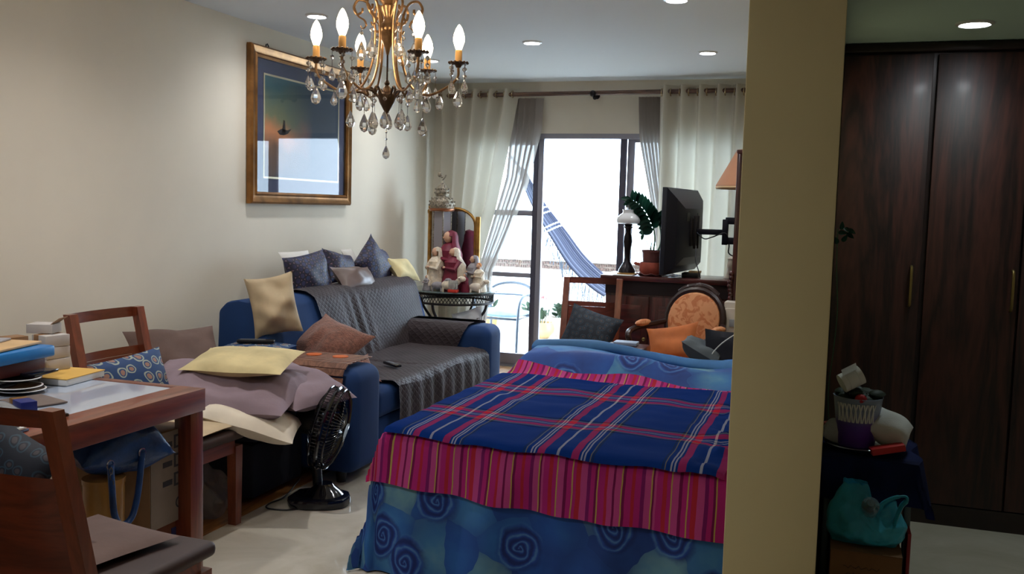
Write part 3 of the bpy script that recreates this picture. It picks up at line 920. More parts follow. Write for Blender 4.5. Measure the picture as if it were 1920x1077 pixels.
# ---------------------------------------------------------------- things on the table
TZ = .7505
def stack_box(name, x0, x1, y0, y1, z0, h, m, label, cat, rz=0, bev=.002):
    c = ((x0+x1)/2, (y0+y1)/2)
    return single(name, B().box((0, 0, h/2), (x1-x0, y1-y0, h), bev, T(c[0], c[1], z0) @ RZ(rz)), m, label, cat, (c[0], c[1], z0))
yel = mat('yellow_card', (214, 170, 84), .7)
fo = thing('folder', 'flat yellow-topped folder of white sheets on the table', 'folder', (-2.76, 2.80, TZ), radians(7))
obj('sheets', B().bx(-.13, .13, -.11, .11, 0, .022, .001), paper, fo, local=True)
obj('cover', B().bx(-.132, .132, -.112, .112, .0222, .026, .001), yel, fo, local=True)
# small white cartons with brown tape, stacked by the wall
tape = mat('brown_parcel_tape', (146, 108, 74), .45)
wcart = mat('white_carton', (190, 184, 180), .75, var=.05)
zz = TZ+.027
for i in range(3):
    rz = (-12, -9, -14)[i]
    t = thing('carton', ('white carton with brown tape at the bottom of the stack on the folder', 'white carton with brown tape in the middle of the stack on the folder', 'white carton with brown tape on top of the stack on the folder')[i], 'carton', (-2.82, 2.84, zz), radians(rz), 'taped cartons on the table')
    obj('box', B().bx(-.045, .045, -.05, .05, 0, .044, .002), wcart, t, local=True)
    obj('tape', B().bx(-.03, .0, -.0515, .0515, -.0003, .0447, .001), tape, t, local=True)
    zz += .0455
t = thing('carton', 'open white carton leaning on top of the carton stack', 'carton', (-2.86, 2.86, zz+.001), radians(20))
obj('box', B().bx(-.06, .04, -.04, .04, 0, .035, .002), wcart, t, local=True)
obj('flap', B().box((0, 0, 0), (.05, .07, .002), 0, T(.045, 0, .045) @ RY(-35)), cardboard, t, local=True)
stack_box('parcel', -3.02, -2.95, 2.78, 2.86, TZ, .145, tape, 'upright brown parcel behind the blue folder on the table', 'parcel', -10)
stack_box('notebook', -2.96, -2.72, 2.46, 2.70, TZ, .022, mat('grey_book_cover', (88, 84, 84), .6), 'grey notebook at the bottom of the left pile of books', 'book', 5)
rim = mat('white_plate_rim', (222, 222, 224), .2, coat=.4)
dk = mat('dark_plate_glaze', (46, 48, 56), .25, coat=.4)
for i, (x, y) in enumerate(((-2.67, 2.555), (-2.675, 2.545), (-2.70, 2.565))):
    z = TZ+.0005+i*.0125+(.0 if i < 2 else .016)
    if i == 2: z = TZ+.036
    t = thing('plate', ('dark plate with white rim lowest of the plates under the red book', 'dark plate with white rim second of the plates under the red book', 'dark oval dish with white rim just under the red book')[i], 'plate', (x, y, z), 0, 'plates on the table')
    if i < 2:
        pass
    obj('dish', B().lathe([(.0, .002), (.05, .002), (.078, .011), (.076, .013), (.05, .006), (0, .005)], 28, T(x, y, z), cap=False), dk, t)
    obj('rim', B().lathe([(.074, .0115), (.079, .0115), (.080, .0135), (.074, .0145), (.074, .0115)], 28, T(x, y, z), cap=False), rim, t)
stack_box('book', -2.98, -2.71, 2.47, 2.70, TZ+.052, .05, mat('dark_red_book_cover', (92, 34, 34), .5), 'thick dark red book between the plates and the blue folder', 'book', 3)
stack_box('phone', -2.70, -2.64, 2.57, 2.70, TZ+.053, .011, black_gl, 'black phone lying beside the dark red book', 'phone', 8, .003)
stack_box('document_case', -2.97, -2.68, 2.44, 2.72, TZ+.1025, .042, mat('bright_blue_plastic', (20, 116, 188), .35, coat=.2), 'bright blue document case on top of the dark red book', 'folder', 4, .008)
stack_box('board', -2.98, -2.72, 2.46, 2.70, TZ+.147, .009, mat('pale_pine_board', (206, 170, 124), .6, var=.06), 'pale wooden board on the blue document case', 'board', 12)
stack_box('magazine', -3.0, -2.82, 2.50, 2.66, TZ+.157, .008, mat('grey_magazine_cover', (160, 160, 168), .4), 'grey magazine topmost of the left pile', 'magazine', 20)
mug = thing('cup', 'blue and yellow cup at the left edge of the table', 'cup', (-2.575, 2.30, TZ))
obj('bowl', B().lathe([(.0, 0), (.032, 0), (.037, .075), (.034, .075), (.030, .004), (0, .004)], 24, T(-2.575, 2.30, TZ), cap=False), mat('blue_cup_glaze', (44, 62, 110), .25, coat=.4), mug)
obj('yellow_band', B().lathe([(.0345, .03), (.0375, .03), (.0385, .06), (.0365, .06)], 24, T(-2.575, 2.30, TZ), cap=False), yel, mug)
stack_box('leaflet', -2.60, -2.42, 2.38, 2.52, TZ, .006, mat('brown_leaflet_cover', (112, 98, 92), .6), 'grey-brown leaflet in front of the plates', 'leaflet', -18)
bx_ = thing('pill_box', 'navy carton with a gold end in front of the leaflet', 'carton', (-2.44, 2.34, TZ), radians(-24))
obj('carton', B().bx(-.05, .05, -.025, .025, 0, .036, .002), mat('navy_card', (22, 34, 108), .4), bx_, local=True)
obj('gold_end', B().bx(-.0515, -.02, -.0255, .0255, -.0002, .0365, .002), gold, bx_, local=True)
single('plastic_wrap', B().pillow(.20, .10, .03, T(-2.40, 2.24, TZ+.012) @ RZ(-12), 55, 14, wr=.9), mat('clear_wrap', (190, 192, 196), .15, trans=.7), 'crumpled clear plastic wrap behind the nearest chair rail', 'wrap', (-2.40, 2.24, TZ))
stack_box('phone', -2.33, -2.27, 2.22, 2.35, TZ, .010, black_gl, 'dark phone next to the crumpled plastic wrap', 'phone', -20, .003)
for i in range(4):
    stack_box('newspaper', -2.42+i*.01, -2.20-i*.006, 1.93+i*.008, 2.13-i*.004, TZ+i*.008, .0072, (mat('navy_magazine', (30, 44, 92), .4), paper, mat('grey_newsprint', (150, 154, 158), .8), paper)[i], ('navy magazine lowest of the papers at the near table edge', 'white sheets on the navy magazine', 'grey newsprint among the papers at the near table edge', 'white paper topmost at the near table edge')[i], 'paper', (8, 4, 10, -5)[i])

# ---------------------------------------------------------------- under the table
bx1 = thing('cardboard_box', 'brown cardboard box with printed squares on its side under the table', 'box', (-2.42, 2.78, .264))
obj('carton', B().bx(-2.62, -2.225, 2.675, 2.90, .265, .610, .003), cardboard, bx1)
pk = mat('printed_grey_side', (124, 112, 104), .7, var=.06)
obj('printed_side', B().bx(-2.2249, -2.222, 2.677, 2.898, .267, .608), pk, bx1)
inkm = mat('dark_print_ink', (52, 52, 62), .7)
for i, z in enumerate((.54, .47, .40)):
    b = B()
    for y0, y1, z0, z1 in ((2.80, 2.81, z, z+.05), (2.86, 2.87, z, z+.05), (2.81, 2.86, z+.042, z+.05), (2.81, 2.86, z, z+.008), (2.74, 2.79, z+.01, z+.03)):
        b.bx(-2.2219, -2.2212, y0, y1, z0, z1)
    obj('printed_square', b, inkm, bx1)
obj('printed_stamp', B().lathe([(.016, 0), (.022, 0), (.022, .0008), (.016, .0008), (.016, 0)], 16, T(-2.2219, 2.83, .335) @ RY(90), cap=False), inkm, bx1)
lb = thing('crate', 'low brown crate holding books under the printed box', 'crate', (-2.42, 2.78, 0))
obj('carton', B().bx(-2.62, -2.235, 2.68, 2.90, .006, .262, .004), mat('reddish_card', (110, 62, 44), .8), lb)
obj('blue_label', B().bx(-2.2349, -2.232, 2.80, 2.86, .06, .24), mat('dark_blue_label', (40, 44, 96), .6), lb)
tubm = mat('amber_plastic', (170, 126, 66), .3, var=.1, coat=.3)
tub = thing('tub', 'tall amber plastic tub standing behind the bag handles', 'tub', (-2.28, 2.515, 0))
obj('body', B().lathe([(.0, .005), (.058, .005), (.066, .46), (.066, .50), (0, .50)], 28, T(-2.28, 2.515, 0), cap=False), tubm, tub)
obj('lid', B().lathe([(.069, .485), (.069, .503), (0, .505)], 28, T(-2.28, 2.515, 0), cap=False), tubm, tub)
denim = mat('shiny_blue_bag_cloth', (22, 62, 120), .38, var=.25, vs=9, bump=.4, bs=16, bd=.02)
bag = thing('handbag', 'crumpled shiny blue handbag with loop handles under the table edge', 'bag', (-2.28, 2.56, .505))
def bagshape(b):
    b.pillow(.36, .17, .15, T(-2.27, 2.565, .588) @ RZ(76) @ RY(4) @ RX(14), 61, 22, wr=.45, pinch=.10)
    return b
obj('body', bagshape(B()), denim, bag)
hp = spline([(-2.185, 2.44, .575), (-2.175, 2.435, .50), (-2.175, 2.445, .41), (-2.175, 2.475, .365), (-2.175, 2.525, .375), (-2.178, 2.56, .45), (-2.185, 2.59, .58)], 7)
obj('handle', B().tube(hp, .011, 10), denim, bag)
for p in (hp[0], hp[-1]):
    obj('ring', B().tube([(p.x, p.y+.014*cos(a), p.z+.014*sin(a)) for a in [i*pi/8 for i in range(16)]], .0035, 6, True), steel, bag)
chn = B()
for i in range(16):
    c = Vector((-2.172, 2.428+.002*i, .56-.021*i))
    chn.tube([(c.x+(.0 if i % 2 else .006*cos(a)), c.y+(.006*cos(a) if i % 2 else 0), c.z+.011*sin(a)) for a in [k*pi/4 for k in range(8)]], .0022, 5, True)
o = obj('chain_strap', chn, mat('dark_steel', (96, 98, 110), .35, .9), bag); o['kind'] = 'stuff'
single('plastic_bag', B().pillow(.22, .26, .20, T(-2.66, 3.88-.30, .085) @ RZ(20), 66, 18, wr=.8), mat('crumpled_clear_bag', (190, 186, 184), .25, trans=.75), 'crumpled clear plastic bag on the floor behind the chair legs', 'bag', (-2.66, 3.58, .006))

# ---------------------------------------------------------------- desk fan on the floor
fan = thing('fan', 'black pedestal fan on the floor between the pillow pile and the bed', 'fan', (-2.26, 3.92, 0))
fb = B()
fb.prism([(-.15, -.05), (-.13, -.10), (-.05, -.125), (.06, -.12), (.125, -.085), (.15, -.02), (.13, .06), (.06, .11), (-.05, .115), (-.12, .08)], .045, T(-2.265, 3.92, .002) @ RZ(20), .012)
fb.lathe([(.10, .04), (.075, .066), (.05, .085), (.04, .10)], 20, T(-2.25, 3.93, 0))
obj('base', fb, black_gl, fan)
obj('post', B().cyl((-2.29, 3.94, .07), (-2.315, 3.95, .36), .024, 14), black_pl, fan)
ax = Vector((.92, .24, -.22)).normalized()
fc = Vector((-2.225, 3.935, .372))
fm = T(*fc) @ ax.to_track_quat('Z', 'Y').to_matrix().to_4x4()
obj('motor', B().lathe([(0, -.17), (.045, -.165), (.06, -.12), (.06, -.05), (.05, -.04)], 20, fm, cap=False), black_pl, fan)
obj('back_button', B().ball((0, .03, -.165), .014, 10, m=fm), mat('pale_blue_knob', (120, 150, 190), .3), fan)
RR = .195
for z in (-.035, .0, .03):
    obj('cage_ring', B().tube([fm @ Vector((RR*cos(a), RR*sin(a), z)) for a in [i*2*pi/48 for i in range(48)]], .005 if z else .010, 6, True), black_gl, fan)
wires = B()
for k in range(72):
    a = k*2*pi/72
    wires.tube([fm @ Vector((r*cos(a+q), r*sin(a+q), z)) for r, z, q in ((.035, .075, -.25), (.10, .070, -.12), (.16, .055, -.03), (RR, .03, 0))], .0016, 4)
    wires.tube([fm @ Vector((r*cos(a), r*sin(a), z)) for r, z in ((.055, -.07), (.14, -.065), (RR, -.035))], .0016, 4)
    wires.tube([fm @ Vector((RR*cos(a), RR*sin(a), z)) for z in (-.035, .03)], .0018, 4)
o = obj('cage_wires', wires, black_gl, fan); o['kind'] = 'stuff'
obj('front_badge', B().lathe([(.042, .070), (.042, .08), (.0, .085)], 20, fm), black_pl, fan)
for k in range(3):
    def blade(u, v, k=k):
        r = lerp(.03, .17, u); a = k*2*pi/3+lerp(-.5, .45, v)*(1-.25*u)
        return fm @ Vector((r*cos(a), r*sin(a), lerp(-.02, .03, v)))
    obj('blade', B().grid(6, 8, blade, 1, 1, .003), mat('smoky_blade_plastic', (44, 46, 58), .25), fan)
single('power_cord', B().tube(spline([(-2.34, 3.93, .008), (-2.30, 3.83, .006), (-2.34, 3.76, .006), (-2.44, 3.74, .006), (-2.47, 3.80, .008), (-2.46, 3.92, .008), (-2.55, 4.2, .008)], 8), .0035, 6), black_pl, 'thin black cord looping on the pale floor tiles by the fan', 'cord', (-2.4, 3.8, .004))

# ---------------------------------------------------------------- framed picture on the left wall
pic = thing('picture', 'large gold framed dark picture behind glass on the left wall', 'picture', (-3.48, 5.75, 1.92))
y0, y1, z0, z1 = 5.10, 6.40, 1.425, 2.42
fw = .075
gf = mat('bronze_gilt_frame', (138, 98, 58), .3, .75, var=.25, vs=7)
def bar(p, q, inner):
    """frame bar with mitred ends; profile steps from the outer back to the inner lip"""
    pass
prf = [(0, 0), (0, .03), (.012, .042), (.03, .034), (.05, .030), (.062, .038), (.075, .026), (.075, 0)]
def framebar(side):
    nb = bmesh.new()
    ends = []
    for e in (0, 1):
        ring = []
        for o_, h in prf:
            ya, yb, za, zb = y0+o_, y1-o_, z0+o_, z1-o_
            pts = {'b': ((ya, za), (yb, za)), 't': ((ya, zb), (yb, zb)), 'l': ((ya, za), (ya, zb)), 'r': ((yb, za), (yb, zb))}[side][e]
            ring.append(nb.verts.new((-3.495+h, pts[0], pts[1])))
        ends.append(ring)
    n = len(prf)
    for i in range(n):
        nb.faces.new((ends[0][i], ends[0][(i+1) % n], ends[1][(i+1) % n], ends[1][i]))
    nb.faces.new(ends[0]); nb.faces.new(ends[1])
    bmesh.ops.recalc_face_normals(nb, faces=nb.faces)
    return B()._take(nb, None)
for sd in 'btlr':
    obj('frame_bar', framebar(sd), gf, pic, angle=.5)
obj('mat_board', B().bx(-3.494, -3.482, y0+.06, y1-.06, z0+.06, z1-.06), mat('dark_blue_mat_board', (58, 62, 88), .8), pic)
g0, g1, h0, h1 = y0+.075+.10, y1-.075-.10, z0+.075+.10, z1-.075-.10
gl_ = B()
for a in ((g0-.012, g1+.012, h0-.012, h0), (g0-.012, g1+.012, h1, h1+.012), (g0-.012, g0, h0, h1), (g1, g1+.012, h0, h1)):
    gl_.bx(-3.482, -3.479, a[0], a[1], a[2], a[3])
obj('gold_line', gl_, mat('pale_gold_line', (170, 158, 128), .4, .4), pic)
def art():
    t = NT('dark_painted_art')
    v = t.coord('Object')
    s = t.n('ShaderNodeSeparateXYZ'); t.l(v, s.inputs[0])
    n = t.noise(v, 3, 4)
    gx = t.math('ADD', s.outputs[2], t.math('MULTIPLY', t.math('SUBTRACT', n, .5), .35))
    base = t.ramp(t.math('ADD', t.math('MULTIPLY', gx, 1.25), .5), [(.05, (56, 58, 70)), (.3, (110, 82, 62)), (.45, (190, 122, 76)), (.6, (104, 110, 80)), (.85, (40, 78, 84))])
    gy = t.ramp(t.math('ADD', s.outputs[1], .5), [(.25, (255, 255, 255)), (.62, (0, 0, 0))])
    t.l(t.mix(gy, lin((44, 62, 80)), base), t.b.inputs['Base Color'])
    t.b.inputs['Roughness'].default_value = .8
    return t.m
ab = B().bx(-3.482, -3.480, g0, g1, h0, h1)
ab.bm.transform(T(3.48, -5.75, -1.92))
obj('art_print', ab, art(), pic, local=True)
bd = B()
bd.prism([(0, 0), (.05, .02), (.12, .015), (.17, .03), (.13, -.005), (.08, -.02), (.03, -.02)], .001, T(-3.479, 5.42, 1.90) @ RZ(90) @ RX(90))
bd.prism([(.06, .0), (.075, .08), (.09, .075), (.10, .0)], .001, T(-3.479, 5.42, 1.90) @ RZ(90) @ RX(90))
obj('painted_bird', bd, mat('dark_bird_paint', (30, 26, 28), .8), pic)
obj('glass', B().bx(-3.4735, -3.471, y0+.07, y1-.07, z0+.07, z1-.07), glass_pane('picture_glass', (1, 1, 1, 1), .0, .022, .35), pic)
obj('hanger', B().tube([(-3.49, 5.30, 2.42), (-3.488, 5.30, 2.44), (-3.486, 5.31, 2.445), (-3.484, 5.32, 2.43), (-3.484, 5.32, 2.42)], .004, 6), iron, pic)

# ---------------------------------------------------------------- chandelier
CX, CY = -1.545, 3.115
bronze = mat('antique_bronze_gilt', (150, 118, 86), .32, .85, var=.25, vs=20)
bronze_dk = mat('dark_bronze', (84, 66, 52), .4, .8, var=.2, vs=20)
sleeve = mat('candle_sleeve', (206, 160, 96), .6)
bulb_m = mat('lit_candle_bulb', (255, 236, 210), .3, emit=BULB, ecol=(255, 226, 186))
def crystal_mat():
    t = NT('cut_crystal')
    t.b.inputs['Base Color'].default_value = (1, 1, 1, 1)
    t.b.inputs['Roughness'].default_value = .01
    t.b.inputs['IOR'].default_value = 1.5
    t.b.inputs['Transmission Weight'].default_value = .92
    return t.m
cry = crystal_mat()
cl = thing('chandelier', 'bronze six-armed chandelier with lit candle bulbs and hanging crystals', 'chandelier', (CX, CY, 2.55))
def at(r, a, z): return Vector((CX+r*cos(a), CY+r*sin(a), z))
ctr = T(CX, CY, 0)
obj('canopy', B().lathe([(0, 2.51), (.03, 2.51), (.06, 2.535), (.062, 2.55), (0, 2.55)], 24, ctr, cap=False), bronze, cl)
chb = B()
for i in range(16):
    z = 2.19+.021*i
    chb.tube([(CX+(.008*cos(a) if i % 2 else 0), CY+(0 if i % 2 else .008*cos(a)), z+.014*sin(a)) for a in [k*pi/5 for k in range(10)]], .0026, 5, True)
o = obj('chain', chb, bronze, cl); o['kind'] = 'stuff'
obj('column', B().lathe([(0, 1.975), (.004, 1.98), (.010, 2.005), (.022, 2.03), (.030, 2.045), (.026, 2.06), (.031, 2.07), (.028, 2.085), (.018, 2.095), (.016, 2.115), (.026, 2.135), (.030, 2.15), (.020, 2.155), (.033, 2.172), (.028, 2.182), (.010, 2.19), (0, 2.195)], 20, ctr, cap=False), bronze, cl)
obj('column_rod', B().cyl((CX, CY, 1.88), (CX, CY, 1.99), .0035, 8), bronze_dk, cl)
obj('hub', B().lathe([(0, 1.752), (.004, 1.757), (.007, 1.766), (.004, 1.772), (.012, 1.785), (.027, 1.812), (.033, 1.83), (.031, 1.84), (.018, 1.846), (.016, 1.862), (.007, 1.872), (.010, 1.88), (.005, 1.89), (0, 1.898)], 20, ctr, cap=False), bronze_dk, cl)
drop_me = obj('crystal_pendant', B().lathe([(0, 0), (.004, -.006), (.0125, -.026), (.0145, -.036), (.010, -.047), (0, -.052)], 6, None, cap=False), cry, cl, local=True, smooth=False)
bead_me = obj('crystal_bead', B().lathe([(0, .007), (.006, .003), (.0065, -.002), (0, -.008)], 7, None, cap=False), cry, cl, local=True, smooth=False)
wire_me = obj('hook_wire', B().cyl((0, 0, 0), (0, 0, -1), .0009, 5), bronze_dk, cl, local=True)
first = {'d': drop_me, 'b': bead_me, 'w': wire_me}
def place(kind, name, p, s=1, sz=None):
    src = first[kind]
    if not src.get('placed_once'):
        o = src; src['placed_once'] = 1
    else:
        o = src.copy(); COL.objects.link(o)
    o.location = p-Vector((CX, CY, 2.55))
    o.scale = (s, s, sz or s)
    o.rotation_euler = (0, 0, R.uniform(0, 3))
    return o
def pendant(p, gap=.03, s=1.0, beads=1):
    place('w', 'hook_wire', p, 1, gap+.012*beads)
    z = p.z
    for k in range(beads):
        z -= .012+gap*(k+1)/(beads+1)*.5
        place('b', 'crystal_bead', Vector((p.x, p.y, z)), 1.2*R.uniform(.9, 1.15))
    place('d', 'crystal_pendant', Vector((p.x, p.y, p.z-gap-.012*beads)), 1.22*s*R.uniform(.92, 1.08))
for k in range(6):
    a = radians(-40-60*k)
    z0 = 1.957
    arm = spline([at(.255, a, z0-.012), at(.252, a, z0-.05), at(.215, a, 1.872), at(.15, a, 1.842), at(.095, a, 1.862), at(.06, a, 1.93), at(.046, a, 2.02), at(.05, a, 2.10), at(.072, a, 2.158), at(.105, a, 2.17), at(.122, a, 2.145), at(.112, a, 2.12), at(.094, a, 2.128), at(.092, a, 2.142)], 6)
    obj('arm', B().tube(arm, .0046, 7), bronze, cl)
    obj('scroll', B().tube(spline([at(.122, a, 2.145), at(.108, a, 2.115), at(.085, a, 2.10), at(.078, a, 2.082), at(.09, a, 2.07), at(.098, a, 2.08)], 5), [.006]*16+[.004]*10, 6, flat=.5), bronze, cl)
    obj('hub_scroll', B().tube(spline([at(.03, a, 1.83), at(.055, a, 1.862), at(.07, a, 1.855), at(.068, a, 1.835), at(.095, a, 1.845), at(.15, a, 1.842)], 5), .0045, 6), bronze_dk, cl)
    c = at(.255, a, 0)
    cb = B().lathe([(0, z0-.016), (.008, z0-.014), (.014, z0-.004), (.030, z0), (.034, z0+.004), (.028, z0+.002), (0, z0-.002)], 18, T(c.x, c.y, 0), cap=False)
    for i in range(12):
        q = i*pi/6
        cb.ball((c.x+.033*cos(q), c.y+.033*sin(q), z0+.003), .005, 6)
    obj('drip_cup', cb, bronze_dk, cl)
    obj('candle', B().lathe([(.0125, z0), (.0125, z0+.045), (.009, z0+.05), (0, z0+.05)], 14, T(c.x, c.y, 0), cap=False), sleeve, cl)
    obj('bulb', B().lathe([(.009, z0+.048), (.012, z0+.055), (.019, z0+.075), (.0205, z0+.088), (.018, z0+.105), (.011, z0+.124), (.004, z0+.136), (0, z0+.139)], 16, T(c.x, c.y, 0), cap=False), bulb_m, cl)
    for i in range(4):
        q = a+radians(45+90*i)
        p = Vector((c.x+.033*cos(q), c.y+.033*sin(q), z0))
        pendant(p, .035+.012*(i % 2), .75, 1 if i % 2 else 2)
    pendant(at(.255, a, z0-.03), .05, 1.05, 1)
    pendant(at(.19, a, 1.855), .012, .8, 0)
    pendant(at(.13, a, 1.842), .05+.02*(k % 2), 1.0, 1)
    pendant(at(.094, a, 2.075), .035, 1.15, 1)
    pendant(at(.055, a+.5, 1.845), .055, 1.0, 1)
place('w', 'hook_wire', Vector((CX, CY, 1.755)), 1, .10)
for z in (1.735, 1.705, 1.68):
    place('b', 'crystal_bead', Vector((CX, CY, z)), .7)
place('d', 'crystal_pendant', Vector((CX, CY, 1.658)), .95)
for o in first.values():
    if 'placed_once' in o: del o['placed_once']
for o in cl.children:
    if 'placed_once' in o: del o['placed_once']

# ---------------------------------------------------------------- curtain rod and curtains
rod = thing('curtain_rod', 'long wooden curtain rod above the balcony door', 'curtain rod', (-1.9, 7.88, 2.425))
rodm = wood('brown_rod_wood', (70, 48, 40), (112, 80, 62), 'X', 8, .4)
obj('pole', B().cyl((-3.42, 7.88, 2.418), (-.36, 7.88, 2.438), .019, 14), rodm, rod)
for x in (-1.98, -3.36):
    obj('bracket', B().bx(x-.012, x+.012, 7.87, 8.04, 2.405, 2.428, .004).lathe([(.028, 0), (.028, .02)], 16, T(x, 8.01, 2.42) @ RX(-90)), iron, rod)
obj('knob', B().ball((-1.975, 7.86, 2.42), .028, 12).ball((-1.955, 7.855, 2.385), .018, 10), iron, rod)
brassring = mat('bright_ring_metal', (190, 170, 140), .25, 1)
def curtain(name, m, label, x0f, x1f, ztop, zbot, folds, amp, y0, rings=True, nv=44, thick=0):
    t = thing(name, label, 'curtain', ((x0f(0)+x1f(0))/2, y0, zbot), 0)
    def f(u, v):
        z = lerp(ztop, zbot, v)
        x = lerp(x0f(v), x1f(v), u)
        w = abs(x1f(v)-x0f(v))/abs(x1f(0)-x0f(0))
        ph = 2*pi*folds*u
        A = amp*(.85+.5*v*noise.noise(Vector((u*6, v*1.5, folds))))*(.7+.3*w)
        y = y0+A*cos(ph)+.02*v*noise.noise(Vector((u*9, v*3, 2)))
        x += .012*sin(ph*1.0+1.2+v*2)*(.4+w)*(1-.4*v)+.02*v*noise.noise(Vector((u*5, v*2, folds+4)))
        return (x, y, z)
    b = B().grid(int(folds*14), nv, f, abs(x1f(0)-x0f(0)), ztop-zbot)
    o = obj('cloth', b, m, t, angle=3)
    if rings:
        for i in range(int(folds*2)):
            u = (i+.5)/(folds*2)
            x = lerp(x0f(0), x1f(0), u)
            obj('eyelet', B().tube([(x, 7.88+.029*cos(q), 2.425+.029*sin(q)) for q in [k*pi/8 for k in range(16)]], .005, 6, True), brassring, t)
    return t
def path(*kv):
    def f(v):
        for (a, xa), (b, xb) in zip(kv, kv[1:]):
            if v <= b: return lerp(xa, xb, (v-a)/(b-a))
        return kv[-1][1]
    return f
curtain('curtain', cream_curtain, 'cream eyelet curtain swept to the left beside the mirror table', path((0, -3.40), (1, -3.36)), path((0, -2.66), (.2, -2.74), (.42, -2.84), (.66, -2.99), (1, -3.10)), 2.475, .08, 5, .048, 7.88)
curtain('curtain', cream_curtain, 'cream eyelet curtain hanging straight behind the television', path((0, -1.43), (1, -1.38)), path((0, -.40), (1, -.42)), 2.485, .05, 7, .048, 7.88)
curtain('sheer_curtain', sheer_curtain, 'grey sheer curtain gathered diagonally beside the open balcony door', path((0, -2.72), (.3, -2.76), (.66, -3.00), (1, -3.06)), path((0, -2.46), (.12, -2.47), (.33, -2.58), (.5, -2.72), (.66, -2.88), (1, -2.96)), 2.40, .08, 5, .026, 7.965, False)
curtain('sheer_curtain', sheer_curtain, 'grey sheer curtain at the right edge of the open balcony door', path((0, -1.60), (.15, -1.58), (.4, -1.45), (.65, -1.36), (1, -1.34)), path((0, -1.36), (1, -1.20)), 2.40, .08, 8, .018, 7.965, False)

# ---------------------------------------------------------------- round glass table in the corner
rt = thing('side_table', 'round glass side table with dark iron lattice legs in the corner', 'table', (-3.02, 7.42, 0))
gt = mat('green_tinted_glass', (150, 172, 172), .06, trans=.7, coat=.3)
obj('glass_top', B().lathe([(0, .728), (.38, .728), (.385, .733), (.38, .74), (0, .74)], 48, T(-3.02, 7.42, 0), cap=False), gt, rt)
obj('rim_ring', B().tube([(-3.02+.34*cos(a), 7.42+.34*sin(a), .715) for a in [i*pi/18 for i in range(36)]], .011, 8, True), iron, rt)
obj('rim_ring', B().tube([(-3.02+.34*cos(a), 7.42+.34*sin(a), .635) for a in [i*pi/18 for i in range(36)]], .009, 8, True), iron, rt)
lt = B()
for i in range(72):
    a = i*2*pi/72
    for s in (1, -1):
        a2 = a+s*.087*2
        lt.tube([(-3.02+.34*cos(a), 7.42+.34*sin(a), .635), (-3.02+.34*cos(a2), 7.42+.34*sin(a2), .715)], .003, 4)
o = obj('lattice', lt, iron, rt); o['kind'] = 'stuff'
for k in range(4):
    a = radians(-100+90*k)
    obj('leg', B().tube(spline([(-3.02+r*cos(a), 7.42+r*sin(a), z) for r, z in ((.33, .64), (.30, .56), (.20, .44), (.14, .30), (.18, .14), (.30, .012))], 6), .012, 8), iron, rt)
single('cloth_bundle', B().pillow(.36, .30, .50, T(-3.0, 7.40, .30) @ RX(80), 70, 16, wr=.5), mat('dark_grey_bundle', (62, 58, 64), .8), 'dark grey bundle stored under the round glass table', 'bundle', (-3.0, 7.40, .03))
single('plastic_sack', B().pillow(.26, .20, .16, T(-2.80, 7.20, .50) @ RX(70) @ RZ(20), 71, 18, wr=.9), mat('white_plastic_sack', (214, 214, 216), .3, trans=.2), 'crumpled white plastic sack beside the legs of the round table', 'bag', (-2.80, 7.20, .4))

mg_ = thing('mirror', 'gilded table mirror with arched top and turned columns', 'mirror', (-3.05, 7.50, .741))
mirror_m = mat('mirror_silver', (206, 210, 214), .04, 1)
obj('base', B().bx(-3.30, -2.82, 7.46, 7.56, .741, .79, .008), gold, mg_)
for x, h in ((-3.285, 1.40), (-2.845, 1.345)):
    obj('column', B().lathe([(.028, .79), (.028, .81), (.020, .82), (.020, h-.03), (.026, h-.02), (.026, h), (.016, h+.012), (.020, h+.03), (.008, h+.05), (0, h+.075)] if x < -3 else [(.022, .79), (.022, h), (.02, h+.01), (0, h+.012)], 16, T(x, 7.50, 0), cap=False), gold, mg_)
arch = [(-3.255, .80), (-2.875, .80), (-2.875, 1.28)]+[(-3.065+.19*cos(a), 1.28+.14*sin(a)) for a in [i*pi/14 for i in range(1, 14)]]+[(-3.255, 1.28)]
obj('pane', B().prism(arch, .006, T(0, 7.523, 0) @ RX(90)), mirror_m, mg_, smooth=False)
obj('arch_frame', B().tube([(x, 7.515, z) for x, z in arch], .013, 8, True), gold, mg_)

lan = thing('lantern', 'tall filigree metal lantern with frosted panes in front of the gilded mirror', 'lantern', (-3.12, 7.36, .741))
lm_ = mat('tarnished_filigree', (128, 118, 104), .4, .7, var=.4, vs=60, bump=.8, bs=90, bd=.01)
frost = mat('frosted_pane', (150, 142, 146), .35, trans=.2)
lc = T(-3.12, 7.36, 0)
obj('foot', B().lathe([(.10, .741), (.10, .76), (.09, .77), (0, .77)], 6, lc, cap=False), lm_, lan)
for k in range(6):
    a = k*pi/3
    p, q = Vector((.085*cos(a), .085*sin(a), 0)), Vector((.085*cos(a+pi/3), .085*sin(a+pi/3), 0))
    c = Vector((-3.12, 7.36, 0))
    obj('corner_post', B().cyl(p+c+Vector((0, 0, .765)), p+c+Vector((0, 0, 1.40)), .006, 6), lm_, lan)
    mpt = (p+q)/2+c
    obj('pane', B().box((0, 0, 0), (.076, .004, .62), 0, T(mpt.x, mpt.y, 1.082) @ Matrix.Rotation(a+pi/6+pi/2, 4, 'Z')), frost, lan)
obj('copper_rim', B().lathe([(.10, 1.395), (.108, 1.405), (.108, 1.415), (.10, 1.42)], 18, lc), mat('copper_trim', (170, 110, 80), .35, .9), lan)
db = B().lathe([(.100, 1.42), (.106, 1.445), (.104, 1.475), (.09, 1.50), (.062, 1.515), (.055, 1.52), (.060, 1.545), (.058, 1.57), (.046, 1.595), (.026, 1.62), (.010, 1.645), (0, 1.66)], 20, lc, cap=False)
